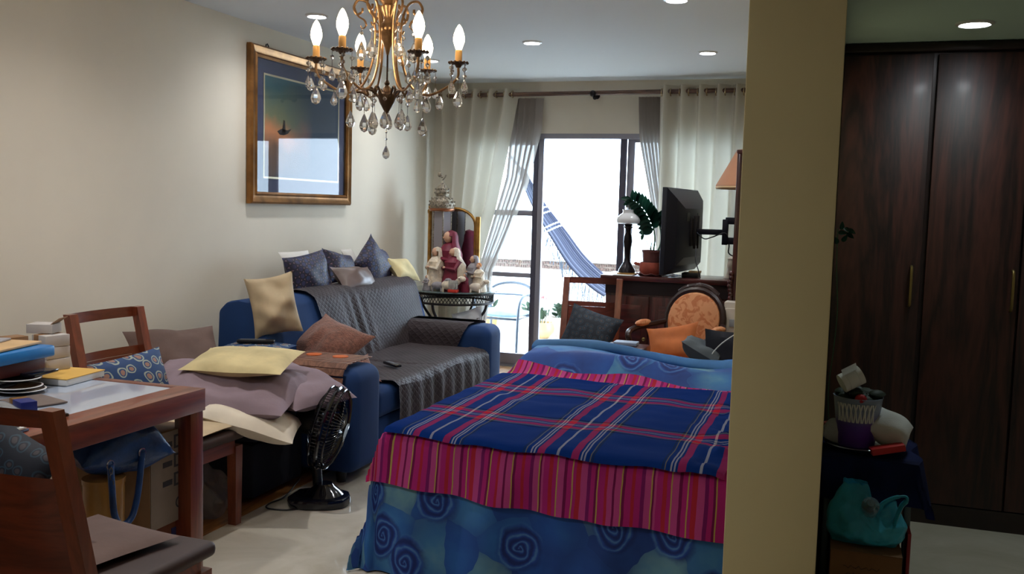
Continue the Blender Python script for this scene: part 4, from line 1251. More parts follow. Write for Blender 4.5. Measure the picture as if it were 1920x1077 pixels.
for j, (r, z) in enumerate(((.106, 1.445), (.104, 1.475), (.085, 1.503), (.061, 1.55), (.054, 1.58))):
    for i in range(14):
        a = (i+.5*(j % 2))*2*pi/14
        db.ball((-3.12+r*cos(a), 7.36+r*sin(a), z), .009, 6)
obj('dome', db, lm_, lan)
obj('crescent_finial', B().tube(spline([(-3.12, 7.36, 1.655), (-3.10, 7.36, 1.675), (-3.09, 7.36, 1.70)], 4), .006, 6).ball((-3.145, 7.36, 1.70), .022, 8, (1, .7, 1)).ball((-3.125, 7.36, 1.685), .014, 8), lm_, lan)

# nativity figurines
def mm(name, c, r=.55): return mat(name, c, r, var=.12, vs=30)
skin = mat('painted_skin', (206, 160, 132), .5)
reds, whites, greys, tans = mm('crimson_robe', (112, 24, 48)), mm('ivory_robe', (216, 200, 178)), mm('grey_stone_robe', (142, 136, 140)), mm('tan_robe', (176, 144, 108))
def figure(x, y, h, robe, veil, label, hair=None, kneel=0, z=.741, lean=0, yaw=-60):
    t = thing('figurine', label, 'figurine', (x, y, z), 0, 'nativity figurines on the corner table')
    m = T(x, y, z) @ RZ(yaw)
    w = h*(.24+.12*kneel)
    b = B().lathe([(0, 0), (w*.95, 0), (w, h*.05), (w*.78, h*.35), (w*.66, h*.55), (w*.72, h*.66), (w*.45, h*.75), (w*.22, h*.79), (0, h*.80)], 16, m @ RX(lean), cap=False)
    for s in (-1, 1):
        b.tube([m @ Vector(p) for p in ((s*w*.65, 0, h*.68), (s*w*.75, -w*.5, h*.50), (s*w*.12, -w*.85, h*.53))], [h*.06, h*.055, h*.035], 7)
    obj('robe', b, robe, t)
    hd = m @ Vector((0, -w*.12-lean*.002*h, h*.88))
    hb = B().ball(hd, h*.085, 12, (.9, 1, 1.15)) if False else B().ball((0, 0, 0), h*.085, 12, (.9, 1, 1.15), T(*hd))
    hb.ball((0, 0, 0), h*.018, 6, (1, 1.4, 1), T(*(hd+(m.to_3x3() @ Vector((0, -h*.085, -h*.01))))))
    obj('head', hb, skin, t)
    obj('hands', B().ball((0, 0, 0), h*.035, 8, (1.2, 1, .8), T(*(m @ Vector((0, -w*.88, h*.54))))), skin, t)
    if veil:
        vb = B().lathe([(w*.86, h*.32), (w*.80, h*.6), (h*.125, h*.80), (h*.118, h*.90), (h*.085, h*.97), (0, h)], 14, m @ T(0, w*.14, 0), cap=False)
        vb.bm.verts.ensure_lookup_table()
        inv = m.inverted()
        dl = [f for f in vb.bm.faces if (inv @ f.calc_center_median()).y < -w*.16]
        bmesh.ops.delete(vb.bm, geom=dl, context='FACES')
        bmesh.ops.solidify(vb.bm, geom=vb.bm.faces[:], thickness=h*.012)
        obj('veil', vb, veil, t)
    elif hair:
        obj('hair', B().ball((0, 0, 0), h*.09, 12, (1, 1, 1), T(*(m @ Vector((0, 0, h*.915))))), hair, t)
    return t
figure(-3.02, 7.30, .50, reds, reds, 'tall crimson-robed figurine standing behind the others below the lantern', yaw=-35)
figure(-3.10, 7.21, .36, whites, whites, 'ivory draped figurine at the left end of the nativity group', yaw=-30)
figure(-2.95, 7.23, .36, reds, whites, 'kneeling figurine in an ivory veil over a red robe at the centre', kneel=.6, yaw=-30)
figure(-2.80, 7.30, .30, greys, greys, 'grey hooded figurine at the right of the nativity group', yaw=-40)
ging = mat('ginger_hair', (196, 126, 66), .7)
figure(-2.735, 7.26, .24, whites, None, 'small cream child figurine with ginger hair at the right table edge', ging, kneel=.3, yaw=-20)
figure(-2.815, 7.16, .16, reds, None, 'small red-robed figurine low at the right of the group', greys, yaw=-40)
figure(-3.14, 7.12, .13, greys, whites, 'little grey figurine at the front left of the group', kneel=.4, yaw=-30)
def lamb(x, y, z, s, m, label):
    t = thing('figurine', label, 'figurine', (x, y, z), 0, 'animal figurines on the corner table')
    b = B().ball((0, 0, .045), .04, 12, (1.5, .9, .85), T(x, y, z) @ Matrix.Scale(s, 4))
    b.tube([(x+.05*s, y, z+.06*s), (x+.075*s, y, z+.085*s)], [.02*s, .018*s], 8)
    for dx in (-.035, .035):
        for dy in (-.02, .02):
            b.tube([(x+dx*s, y+dy*s, z+.03*s), (x+dx*s*1.1, y+dy*s, z+.001)], .008*s, 6)
    obj('body', b, m, t)
    hb = B().ball((0, 0, 0), .022*s, 10, (1.4, .9, .9), T(x+.09*s, y, z+.092*s))
    for dy in (-.02, .02): hb.ball((0, 0, 0), .01*s, 6, (.8, 1.4, .5), T(x+.08*s, y+dy*s, z+.10*s))
    obj('head', hb, m, t)
lamb(-2.94, 7.12, .741, 1.2, whites, 'cream lying lamb figurine in front of the veiled figurine')
lamb(-3.04, 7.12, .741, 1.0, greys, 'grey animal figurine at the front left of the group')
lamb(-2.73, 7.18, .741, 1.0, porcelain, 'small white animal figurine at the right table edge')
tr = thing('trinket_box', 'small clear box with a red base at the front table edge', 'box', (-2.89, 7.085, .741))
obj('base', B().bx(-2.93, -2.85, 7.06, 7.11, .741, .765, .003), mat('red_plastic', (206, 60, 44), .35), tr)
obj('clear_cover', B().bx(-2.925, -2.855, 7.065, 7.105, .7655, .84, .003), mat('clear_acrylic', (220, 224, 226), .08, trans=.75), tr)
single('gift_box', B().bx(-2.985, -2.905, 7.10, 7.18, .741, .865, .004) if False else B().bx(-3.00, -2.90, 7.38, 7.46, .741, .90, .004), mat('dark_navy_box', (22, 24, 44), .5), 'dark navy box standing behind the figurines', 'box', (-2.95, 7.42, .741))

# ---------------------------------------------------------------- sideboard and what stands on it
sb = thing('sideboard', 'long dark reddish wooden sideboard in front of the right curtain', 'sideboard', (-1.13, 7.08, 0))
SBX0, SBX1, SBY0, SBY1 = -1.60, -.645, 6.86, 7.30
obj('carcass', B().bx(SBX0+.02, SBX1-.01, SBY0+.03, SBY1, .06, .925, .004), mahog_z, sb)
obj('top', B().bx(SBX0-.015, SBX1, SBY0-.02, SBY1+.01, .928, .965, .006), mahog, sb)
obj('recess_shadow', B().bx(SBX0+.02, SBX1-.01, SBY0+.015, SBY0+.03, .83, .925), mat('shaded_recess_wood', (30, 16, 22), .5), sb)  # dark strip, the shadow under the top painted as colour
for x0, x1 in ((SBX0+.03, -1.25), (-1.225, -.945), (-.92, SBX1-.02)):
    d = obj('door', B().bx(x0, x1, SBY0+.012, SBY0+.03, .09, .815, .003), mahog_z, sb)
    pb = B().bx(x0+.05, x1-.05, SBY0+.006, SBY0+.013, .16, .75, .004)
    pb.bm.transform(T(1.13, -7.08, 0))
    obj('door_panel', pb, mahog, d, local=True)
    kb = B().lathe([(.0, 0), (.012, 0), (.014, .012), (0, .018)], 12, T(x1-.025, SBY0+.012, .50) @ RX(90), cap=False)
    kb.bm.transform(T(1.13, -7.08, 0))
    obj('knob', kb, brass, d, local=True)
obj('plinth', B().bx(SBX0+.02, SBX1-.01, SBY0+.04, SBY1, 0, .06), mahog, sb)
obj('lace_runner', B().bx(-1.52, -1.38, SBY0-.021, SBY1-.1, .9652, .968), mat('white_lace', (214, 210, 206), .8), sb)

ol = thing('oil_lamp', 'oil table lamp with milk-glass shade and dark vase stem on the sideboard', 'lamp', (-1.45, 7.0, .9685))
oc = T(-1.45, 7.0, 0)
ebony = mat('dark_lamp_metal', (36, 32, 36), .3, .6)
obj('foot', B().lathe([(0, .9685), (.075, .9685), (.078, .976), (.07, .98), (0, .981)], 24, oc, cap=False), gold, ol)
obj('stem', B().lathe([(.066, .981), (.062, 1.0), (.045, 1.03), (.026, 1.06), (.020, 1.09), (.024, 1.15), (.034, 1.21), (.030, 1.25), (.018, 1.285), (.024, 1.31), (.04, 1.325), (0, 1.33)], 24, oc), ebony, ol)
obj('burner', B().lathe([(.02, 1.32), (.03, 1.335), (.03, 1.35), (0, 1.352)], 16, oc).tube(spline([(-1.42, 7.0, 1.335), (-1.385, 6.99, 1.33), (-1.37, 6.99, 1.35), (-1.375, 6.99, 1.37)], 4), .003, 5), iron, ol)
milk = mat('milk_glass', (226, 226, 228), .25, trans=.25, coat=.3)
obj('shade', B().lathe([(.072, 1.345), (.088, 1.352), (.093, 1.372), (.086, 1.392), (.066, 1.412), (.047, 1.424), (.043, 1.438), (.048, 1.452), (.045, 1.452), (.040, 1.438), (.044, 1.422), (.063, 1.409), (.083, 1.389), (.089, 1.372), (.085, 1.356), (.072, 1.35)], 32, oc, cap=False), milk, ol)
obj('chimney', B().lathe([(.021, 1.36), (.023, 1.45), (.0215, 1.53), (.0195, 1.53), (.021, 1.45), (.019, 1.36)], 20, oc, cap=False), mat('clear_chimney_glass', (236, 240, 244), .05, trans=.85), ol)
obj('chimney_rim', B().tube([(-1.45+.022*cos(a), 7+.022*sin(a), 1.53) for a in [i*pi/10 for i in range(20)]], .003, 5, True), ebony, ol)

pp = thing('potted_plant', 'leafy green potted plant in a terracotta bowl with handles on the sideboard', 'plant', (-1.265, 7.0, .965))
pcx = T(-1.265, 7.0, 0)
sau = B().lathe([(0, .966), (.085, .966), (.11, .978), (.105, .982), (.08, .972), (0, .972)], 36, pcx, cap=False)
for v in sau.bm.verts:
    d = Vector((v.co.x+1.265, v.co.y-7.0))
    if d.length > .1: v.co.z += .006*sin(8*atan2(d.y, d.x))
obj('saucer', sau, terra_dark, pp)
obj('bowl', B().lathe([(0, .975), (.07, .975), (.088, 1.0), (.09, 1.04), (.083, 1.065), (.079, 1.065), (.084, 1.04), (.08, 1.0), (0, .985)], 28, pcx, cap=False), terracotta, pp)
for s in (-1, 1):
    obj('handle', B().tube([(-1.265+s*.085, 7, 1.045), (-1.265+s*.118, 7, 1.05), (-1.265+s*.125, 7, 1.06)], [.012, .012, .014], 8), terracotta, pp)
obj('inner_pot', B().lathe([(.06, 1.0), (.070, 1.14), (.074, 1.14), (.074, 1.155), (.066, 1.155), (.064, 1.13), (0, 1.13)], 24, pcx, cap=False), terra_dark, pp)
obj('soil', B().lathe([(.065, 1.131), (.03, 1.137), (0, 1.138)], 14, pcx, cap=False), mat('dark_soil', (46, 34, 28), .95), pp)
def leafshape(L, W):
    def f(u, v):
        w = W*sin(pi*min(1, u**.8))**.8*(1-.25*u)
        return (L*u, (v-.5)*w, -.12*L*u*u+.18*abs(v-.5)*w)
    return B().grid(8, 4, f, 1, 1, .0012)
leaf_src = leafshape(.085, .05)
leaf_me = bpy.data.meshes.new('leaf'); leaf_src.bm.to_mesh(leaf_me); leaf_src.bm.free()
leaf_me.materials.append(leaf_m); leaf_me.polygons.foreach_set('use_smooth', [True]*len(leaf_me.polygons))
def leaf(parent, p, d, s=1, roll=0):
    o = bpy.data.objects.new('leaf', leaf_me); COL.objects.link(o)
    o.parent = parent
    X_ = Vector(d).normalized()
    Z_ = (Vector((.25, -1, .2))-X_*Vector((.25, -1, .2)).dot(X_)).normalized()
    Y_ = Z_.cross(X_)
    q = Matrix(((X_.x, Y_.x, Z_.x, 0), (X_.y, Y_.y, Z_.y, 0), (X_.z, Y_.z, Z_.z, 0), (0, 0, 0, 1)))
    o.matrix_local = T(*(Vector(p)-root_matrix(parent).translation)) @ q @ RX(roll) @ Matrix.Scale(s, 4)
    return o
stem_m = mat('green_stem', (44, 84, 56), .5)
st1 = spline([(-1.255, 7.0, 1.13), (-1.245, 6.99, 1.24), (-1.27, 6.98, 1.36), (-1.34, 6.97, 1.47), (-1.43, 6.97, 1.525)], 8)
st2 = spline([(-1.225, 7.0, 1.13), (-1.20, 7.0, 1.22), (-1.21, 7.0, 1.32), (-1.245, 7.0, 1.40)], 8)
st3 = spline([(-1.20, 7.01, 1.13), (-1.15, 7.02, 1.22), (-1.11, 7.02, 1.30)], 8)
st4 = spline([(-1.27, 6.98, 1.13), (-1.265, 6.96, 1.18), (-1.262, 6.96, 1.215)], 5)
for s_, r_ in ((st1, .007), (st2, .008), (st3, .006), (st4, .007)):
    obj('stem', B().tube(s_, [r_*(1-.6*i/len(s_)) for i in range(len(s_))], 7), stem_m, pp)
for i in range(13, len(st1), 2):
    p, d = st1[i], (st1[min(i+1, len(st1)-1)]-st1[i-1]).normalized()
    k = (i-13)/18
    for s in (1, -1):
        up = Vector((0, 0, 1))
        leaf(pp, p, d*.45+Vector((.42, -.1, .62))*s, 1.5-.5*k, s*20)
leaf(pp, st1[-1], (-1, 0, .15), 1.0)
for i in (17, 20, 23):
    p = st2[min(i, len(st2)-1)]
    leaf(pp, p, (.6, -.2, .5), 1.4, 30); leaf(pp, p, (.8, .1, .1), 1.3, -20)
leaf(pp, st2[-1], (-.3, 0, .9), 1.2)
leaf(pp, (-1.33, 6.95, 1.27), (-.3, 0, .8), .5); leaf(pp, (-1.33, 6.95, 1.27), (-.1, 0, -.9), .55)
obj('stem', B().tube(spline([(-1.26, 6.98, 1.14), (-1.30, 6.96, 1.22), (-1.33, 6.95, 1.27), (-1.40, 6.95, 1.245)], 5), .003, 5), stem_m, pp)

# television on a swing arm, seen from behind
tvm = T(-1.05, 7.0, 0) @ RZ(-6)
tv = thing('television', 'black flat television on a swing arm turned away from the view', 'television', (-1.05, 7.0, .98))
body = mat('matte_black_tv_plastic', (26, 30, 42), .45)
obj('screen_frame', B().bx(-.035, 0, -.44, .46, 1.0, 1.615, .006, tvm), body, tv)
obj('screen', B().bx(-.0365, -.0352, -.42, .44, 1.03, 1.595, 0, tvm), mat('dark_screen', (8, 9, 12), .08), tv)
hb = bmesh.new()
vv = []
for x, y0_, y1_, z0_, z1_ in ((0, -.43, .45, 1.005, 1.61), (.055, -.36, .40, 1.06, 1.535), (.085, -.24, .28, 1.12, 1.47)):
    vv.append([hb.verts.new((x, y, z)) for y, z in ((y0_, z0_), (y1_, z0_), (y1_, z1_), (y0_, z1_))])
for a, b in zip(vv, vv[1:]):
    for i in range(4): hb.faces.new((a[i], a[(i+1) % 4], b[(i+1) % 4], b[i]))
hb.faces.new(vv[0][::-1]); hb.faces.new(vv[-1])
bmesh.ops.recalc_face_normals(hb, faces=hb.faces)
obj('back_housing', B()._take(hb, tvm), body, tv, angle=.3)
obj('mount_plate', B().bx(.085, .10, -.10, .10, 1.2, 1.40, .002, tvm).bx(.10, .12, -.05, -.03, 1.18, 1.42, .002, tvm).bx(.10, .12, .03, .05, 1.18, 1.42, .002, tvm), iron, tv)
obj('vent_slots', B().bx(.0851, .088, -.2, -.12, 1.38, 1.44, 0, tvm).bx(.0851, .088, .12, .2, 1.38, 1.44, 0, tvm), black_pl, tv)
arm_m = mat('black_arm_steel', (22, 24, 34), .4, .5)
obj('swing_arm', B().bx(-.95, -.735, 6.985, 7.02, 1.285, 1.325, .004).bx(-.755, -.715, 6.975, 7.03, 1.215, 1.40, .004), arm_m, tv)
for z in (1.365, 1.22):
    obj('wall_bracket', B().bx(-.735, -.628, 6.98, 7.025, z, z+.05, .004), arm_m, tv)
obj('cable', B().tube(spline([(-.94, 6.98, 1.30), (-.88, 6.97, 1.255), (-.82, 6.97, 1.27), (-.73, 6.96, 1.30), (-.70, 6.96, 1.22), (-.70, 6.96, 1.16), (-.66, 6.96, 1.14), (-.632, 6.97, 1.18)], 6), .005, 6), black_pl, tv)
obj('cable', B().tube(spline([(-.94, 7.0, 1.20), (-.93, 6.93, 1.10), (-.90, 6.90, 1.02), (-.885, 6.89, .972)], 6), .004, 6), black_pl, tv)
stb = thing('set_top_box', 'small black device box on the sideboard beneath the television', 'device', (-.97, 7.02, .9655))
obj('box', B().bx(-1.03, -.91, 6.94, 7.1, .966, 1.0, .004), black_pl, stb)
single('notepad', B().bx(-.985, -.90, 6.98, 7.06, 1.0005, 1.014, .002), mat('tan_paper', (196, 168, 124), .8), 'tan notepad lying on the black device box', 'notepad', (-.94, 7.02, 1.0005))
single('plastic_packet', B().pillow(.16, .07, .03, T(-1.10, 6.93, .98), 77, 12, wr=.8), mat('clear_packet', (176, 178, 184), .2, trans=.6), 'clear plastic packet on the sideboard between pot and television', 'packet', (-1.10, 6.93, .966))
fb_ = thing('figurine', 'little pale ornament near the right end of the sideboard', 'figurine', (-.70, 7.15, .965))
obj('body', B().lathe([(0, .966), (.05, .966), (.035, .985), (.022, 1.03), (.03, 1.06), (.018, 1.09), (.024, 1.11), (0, 1.13)], 14, T(-.70, 7.15, 0), cap=False), porcelain, fb_)

# tall bookcase by the dividing wall, floor lamp behind it
bc = thing('bookcase', 'tall dark red wooden bookcase mostly hidden behind the dividing wall', 'bookcase', (-.43, 6.75, 0))
for x in (-.626, -.27):
    obj('side_panel', B().bx(x, x+.03, 6.50, 7.05, 0, 1.845, .003), mahog_z, bc)
for z in (.06, .45, .85, 1.25, 1.6):
    obj('shelf', B().bx(-.596, -.27, 6.52, 7.04, z, z+.025), mahog, bc)
obj('back_panel', B().bx(-.596, -.27, 7.03, 7.045, .02, 1.84), mahog_z, bc)
obj('top', B().bx(-.63, -.24, 6.49, 7.06, 1.845, 1.87, .004), mahog, bc)
twist = B()
for i in range(16):
    z = .62+.028*i
    twist.ball((0, 0, 0), .018, 8, (1, 1, 1.1), T(-.63+.005*cos(i*1.3), 6.485+.004*sin(i*1.3), z))
obj('twisted_trim', twist, mahog_z, bc)
flp = thing('floor_lamp', 'floor lamp with a wide tan cone shade behind the bookcase', 'lamp', (-.62, 7.45, 0))
fc_ = T(-.62, 7.45, 0)
obj('base', B().lathe([(0, 0), (.15, 0), (.15, .02), (.03, .05), (0, .05)], 24, fc_, cap=False), iron, flp)
obj('pole', B().cyl((-.62, 7.45, .04), (-.62, 7.45, 1.70), .012, 10), iron, flp)
obj('lamp_shade', B().lathe([(.245, 1.635), (.25, 1.655), (.10, 1.93), (.095, 1.93), (.24, 1.655), (.238, 1.635)], 40, fc_, cap=False), mat('tan_lamp_shade', (178, 124, 92), .85), flp)
obj('shade_trim', B().lathe([(.247, 1.630), (.252, 1.640), (.247, 1.655), (.243, 1.655), (.240, 1.635)], 40, fc_, cap=False), mat('pale_shade_trim', (206, 166, 120), .6), flp)
sd = thing('drawer_tower', 'small white plastic drawer tower beside the bookcase', 'drawers', (-.53, 6.41, 0))
wp = mat('cream_plastic', (206, 196, 184), .45)
obj('frame', B().bx(-.65, -.47, 6.34, 6.48, 0, .86, .006), wp, sd)
for z in (.05, .25, .45, .65):
    d = obj('drawer', B().bx(-.642, -.478, 6.325, 6.34, z, z+.17, .004), wp, sd)
    hbx = B().bx(-.61, -.52, 6.315, 6.325, z+.05, z+.10, .003)
    hbx.bm.transform(T(.53, -6.41, 0))
    obj('handle', hbx, mat('grey_pull', (150, 154, 160), .4), d, local=True)
bkp = thing('backpack', 'black bag with white piping beyond the far right bed corner', 'bag', (-.50, 5.75, .0))
obj('body', B().pillow(.40, .66, .30, T(-.50, 5.78, .42) @ RZ(20) @ RX(86) @ RY(6), 81, 18, wr=.2), black_fab, bkp)
obj('piping', B().tube(spline([(-.665, 5.60, .50), (-.64, 5.62, .60), (-.58, 5.62, .68), (-.48, 5.60, .76)], 6), .004, 6), paper, bkp)
obj('buckle', B().box((-.655, 5.585, .49), (.03, .012, .03), .004), mat('grey_buckle', (120, 120, 124), .4), bkp)
single('grey_cloth', B().pillow(.26, .26, .12, T(-.70, 5.72, .62) @ RY(30), 82, 14, wr=.4), mat('slate_grey_cloth', (84, 92, 98), .85), 'slate grey cloth heaped beside the black bag', 'cloth', (-.70, 5.72, .5))
single('stool', B().bx(-.80, -.60, 5.62, 5.84, .001, .56, .02), mat('black_stool_cloth', (24, 24, 30), .8), 'small black stool under the grey cloth beyond the bed', 'stool', (-.70, 5.72, 0))

# carved armchair with apricot upholstery
fch = thing('armchair', 'carved dark wood armchair with apricot damask oval back', 'chair', (0, 0, 0))
dw = mat('carved_dark_wood', (44, 24, 22), .35, var=.2, vs=10, coat=.2)
def damask():
    t = NT('apricot_damask')
    v = t.coord('Object')
    n = t.noise(v, 14, 2, .5, 1.5)
    t.l(t.ramp(n, [(.42, (190, 112, 66)), (.52, (216, 150, 104))]), t.b.inputs['Base Color'])
    t.b.inputs['Roughness'].default_value = .7
    return t.m
dm = damask()
ov = []
for i in range(28):
    a = i*2*pi/28
    x, z = .20*cos(a)*(1+.12*sin(a)), .70+.225*sin(a)
    ov.append((x, -.10*(z-.45)/.5, z))
obj('back_frame', B().tube(ov, .024, 8, True), dw, fch, local=True)
obj('back_pad', B().prism([(p[0]*.93, p[2]*.93+.70*.07) for p in ov], .04, T(0, -.02, 0) @ RX(90+11.3) @ T(0, 0, -.02) if False else T(0, .09*.5+.005, 0) @ RX(90-0) , .012).xf(Matrix(((1, 0, 0, 0), (0, 1, -.2, .09-.02), (0, 0, 1, 0), (0, 0, 0, 1)))), dm, fch, local=True)
cr = B()
for i in range(9):
    a = (i-4)/4
    cr.ball((0, 0, 0), .030-.012*abs(a), 8, (1.1, .6, 1), T(.085*a, -.105, .945-.03*a*a))
cr.tube(spline([(-.14, -.10, .90), (-.08, -.105, .94), (0, -.11, .955), (.08, -.105, .94), (.14, -.10, .90)], 5), .018, 8)
obj('crest', cr, dw, fch, local=True)
obj('seat', B().bx(-.26, .26, 0, .50, .34, .46, .045, None, 4), dm, fch, local=True)
obj('seat_rail', B().bx(-.27, .27, -.01, .51, .28, .345, .012), dw, fch, local=True)
for s in (-1, 1):
    obj('leg', B().tube(spline([(s*.24, .47, .30), (s*.26, .50, .2), (s*.235, .475, .08), (s*.25, .50, .005)], 5), [.032]*6+[.02]*10, 8), dw, fch, local=True)
    obj('leg', B().tube([(s*.21, 0, .30), (s*.21, -.08, .005)], [.028, .02], 8), dw, fch, local=True)
    obj('back_post', B().tube([(s*.19, 0, .30), (s*.175, -.02, .56)], .022, 8), dw, fch, local=True)
    obj('arm', B().tube(spline([(s*.205, -.05, .70), (s*.25, .08, .685), (s*.28, .26, .67), (s*.275, .36, .645), (s*.26, .37, .60), (s*.26, .30, .46)], 6), .020, 8), dw, fch, local=True)
    obj('arm_pad', B().ball((0, 0, 0), .03, 10, (1, 3.4, .8), T(s*.268, .17, .70)), dm, fch, local=True)
fch.location = (-.86, 6.32, 0); fch.rotation_euler = (0, 0, radians(163))
cushion('cushion', .36, .26, .11, T(-.94, 6.06, .60) @ RZ(-15) @ RX(60) @ RZ(14), mat('orange_cushion_cloth', (186, 104, 54), .8, var=.1, bump=.15, bs=20, bd=.01), 'crumpled orange cushion on the seat of the carved armchair', 90, pinch=.14, wr=.3)
single('book', B().box((-1.13, 5.52, .655), (.14, .10, .02), .004, None), mat('pale_blue_cover', (150, 166, 190), .6), 'small pale item on the quilt at the far edge of the bed', 'book', (-1.13, 5.52, .645))
single('bench', B().bx(-1.25, -1.0, 5.42, 5.62, .001, .643, .01), mahog_z, 'small dark stool against the far end of the bed', 'stool', (-1.12, 5.52, 0))

# ---------------------------------------------------------------- balcony furniture, plants, hammock
tub_m = mat('grey_blue_metal_tube', (92, 98, 108), .4, .6)
bch = thing('patio_chair', 'bent metal patio chair with a pale blue seat on the balcony', 'chair', (-3.02, 8.85, 0))
for s in (0, 1):
    x = -3.28+.46*s
    obj('arm_hoop', B().tube(spline([(x, 8.55, -.008), (x, 8.57, .36), (x-.0, 8.62, .52), (x, 8.78, .585), (x, 8.98, .55), (x, 9.08, .40), (x, 9.10, -.008)], 7), .014, 8), tub_m, bch)
obj('back_hoop', B().tube(spline([(-3.28, 8.98, .42), (-3.26, 9.05, .62), (-3.05, 9.09, .68), (-2.84, 9.05, .62), (-2.82, 8.98, .42)], 7), .014, 8), tub_m, bch)
obj('cross_bar', B().tube([(-3.27, 9.05, .555), (-3.05, 9.09, .56), (-2.83, 9.05, .555)], .010, 7), tub_m, bch)
obj('seat', B().pillow(.48, .46, .09, T(-3.05, 8.80, .40), 91, 14, wr=.1), mat('pale_blue_seat_cloth', (150, 176, 190), .8, var=.1), bch)
obj('seat_frame', B().tube([(-3.27, 8.6, .36), (-2.83, 8.6, .36), (-2.83, 9.02, .36), (-3.27, 9.02, .36)], .012, 8, True), tub_m, bch)
def pot(x, y, r, h, m, label, kind, fol, n, spread, hh):
    t = thing('potted_plant', label, 'plant', (x, y, -.01), 0, 'balcony pots')
    pr = [(0, -.008), (r*.68, -.008), (r, h), (r*1.06, h), (r*1.06, h+.025), (r*.9, h+.025), (r*.9, h-.02), (0, h-.02)]
    if kind == 'bowl':
        pr = [(0, -.008), (r*.55, -.008), (r*.95, h*.35), (r, h*.6), (r*.85, h), (r*.8, h), (r*.8, h-.02), (0, h-.02)]
    obj('pot', B().lathe(pr, 24, T(x, y, 0), cap=False), m, t)
    for i in range(n):
        a, k = R.uniform(0, 6.28), R.random()
        d = Vector((cos(a)*spread, sin(a)*spread, .5+R.random()))
        p = Vector((x+cos(a)*r*.7*k, y+sin(a)*r*.7*k, h+R.random()*hh))
        o = bpy.data.objects.new('leaf', leaf2_me); COL.objects.link(o); o.parent = t
        o.matrix_local = T(*(p-Vector((x, y, -.01)))) @ d.to_track_quat('X', 'Z').to_matrix().to_4x4() @ RX(R.uniform(-40, 40)) @ Matrix.Scale(R.uniform(.8, 1.3), 4)
        if i % 3 == 0:
            obj('stem', B().tube([(x+cos(a)*r*.2, y+sin(a)*r*.2, h-.02), p], .004, 5), stem_m, t)
    return t
ls = leafshape(.085, .062)
leaf2_me = bpy.data.meshes.new('leaf'); ls.bm.to_mesh(leaf2_me); ls.bm.free()
leaf2_me.materials.append(mat('grey_green_leaf', (84, 104, 84), .6, var=.25, vs=10)); leaf2_me.polygons.foreach_set('use_smooth', [True]*len(leaf2_me.polygons))
whitepot = mat('pale_clay_pot', (206, 192, 180), .7)
yelpot = mat('ochre_glazed_pot', (182, 150, 104), .4, coat=.3)
pot(-3.02, 10.06, .14, .17, yelpot, 'rounded ochre glazed bowl planter with spiky plant on the balcony', 'bowl', None, 16, .5, .10)
pot(-2.91, 10.33, .095, .18, whitepot, 'pale clay pot with bushy leaves beside the ochre planter', 'pot', None, 26, .9, .14)
pot(-2.70, 10.33, .095, .18, whitepot, 'pale clay pot with bushy leaves partly behind the dining chair', 'pot', None, 26, .9, .14)
pot(-3.28, 10.36, .09, .20, whitepot, 'pale clay pot seen through the left glass leaf of the door', 'pot', None, 14, .7, .10)
pot(-3.56, 9.75, .12, .26, mat('orange_clay_pot', (206, 140, 84), .6), 'orange clay pot on the balcony behind the patio chair', 'pot', None, 10, .6, .08)
stk = thing('garden_stakes', 'pale upright stakes in the ochre planter', 'stakes', (-3.0, 10.05, .15))
for i in range(4):
    obj('stake', B().cyl((-3.06+.04*i, 10.05+.01*i, .15), (-3.05+.045*i, 10.10, .42+.03*(i % 2)), .005, 6), paper, stk)
obj('flower', B().ball((-3.06, 10.12, .46), .035, 8).ball((-3.02, 10.14, .44), .028, 8), mat('dusty_pink_petal', (176, 128, 128), .7), stk)

def hammock_mat():
    t = NT('blue_striped_hammock_cloth')
    uv = t.coord('UV')
    s = t.n('ShaderNodeSeparateXYZ'); t.l(uv, s.inputs[0])
    f = t.math('FRACT', t.math('MULTIPLY', s.outputs[1], 5.0))
    a = t.ramp(f, [(0, (88, 92, 112)), (.3, (134, 138, 156)), (.38, (74, 78, 102)), (.6, (178, 178, 186)), (.68, (96, 100, 122)), (.9, (134, 138, 156))], 'CONSTANT')
    g = t.math('FRACT', t.math('MULTIPLY', s.outputs[0], .9))
    b = t.ramp(g, [(0, (0, 0, 0)), (.42, (255, 255, 255)), (.435, (0, 0, 0)), (.47, (255, 255, 255)), (.485, (0, 0, 0)), (.60, (255, 255, 255)), (.615, (0, 0, 0)), (.64, (255, 255, 255)), (.655, (0, 0, 0))], 'CONSTANT')
    t.l(t.mix(b, a, lin((226, 232, 240))), t.b.inputs['Base Color'])
    t.b.inputs['Roughness'].default_value = .9
    return t.m
hm = thing('hammock', 'blue and white striped hammock with white fringe slung across the balcony', 'hammock', (-2.0, 9.25, .6))
hpts = spline([(-3.05, 9.2, 1.85), (-2.86, 9.2, 1.50), (-2.62, 9.2, 1.18), (-2.38, 9.2, .88), (-2.05, 9.22, .64), (-1.65, 9.25, .56), (-1.2, 9.25, .66), (-.85, 9.25, .95), (-.6, 9.25, 1.35)], 9)
def hamm(u, v):
    p = hpts[min(len(hpts)-1, int(round(u*(len(hpts)-1))))]
    q = hpts[min(len(hpts)-1, int(round(u*(len(hpts)-1)))+1)]
    w = .05+.17*sin(pi*min(1, max(0, u)))**.8
    d = (q-p); d = d.normalized() if d.length > 0 else Vector((1, 0, 0))
    nrm = Vector((-d.z, 0, d.x))
    k = v-.5
    return p+nrm*(k*w*.62+.010*sin(v*32))+Vector((0, k*w*1.4+.012*cos(v*26), 0))
obj('cloth', B().grid(len(hpts)-1, 30, hamm, 3.2, 1.0, .004), hammock_mat(), hm, angle=3)
fr = B()
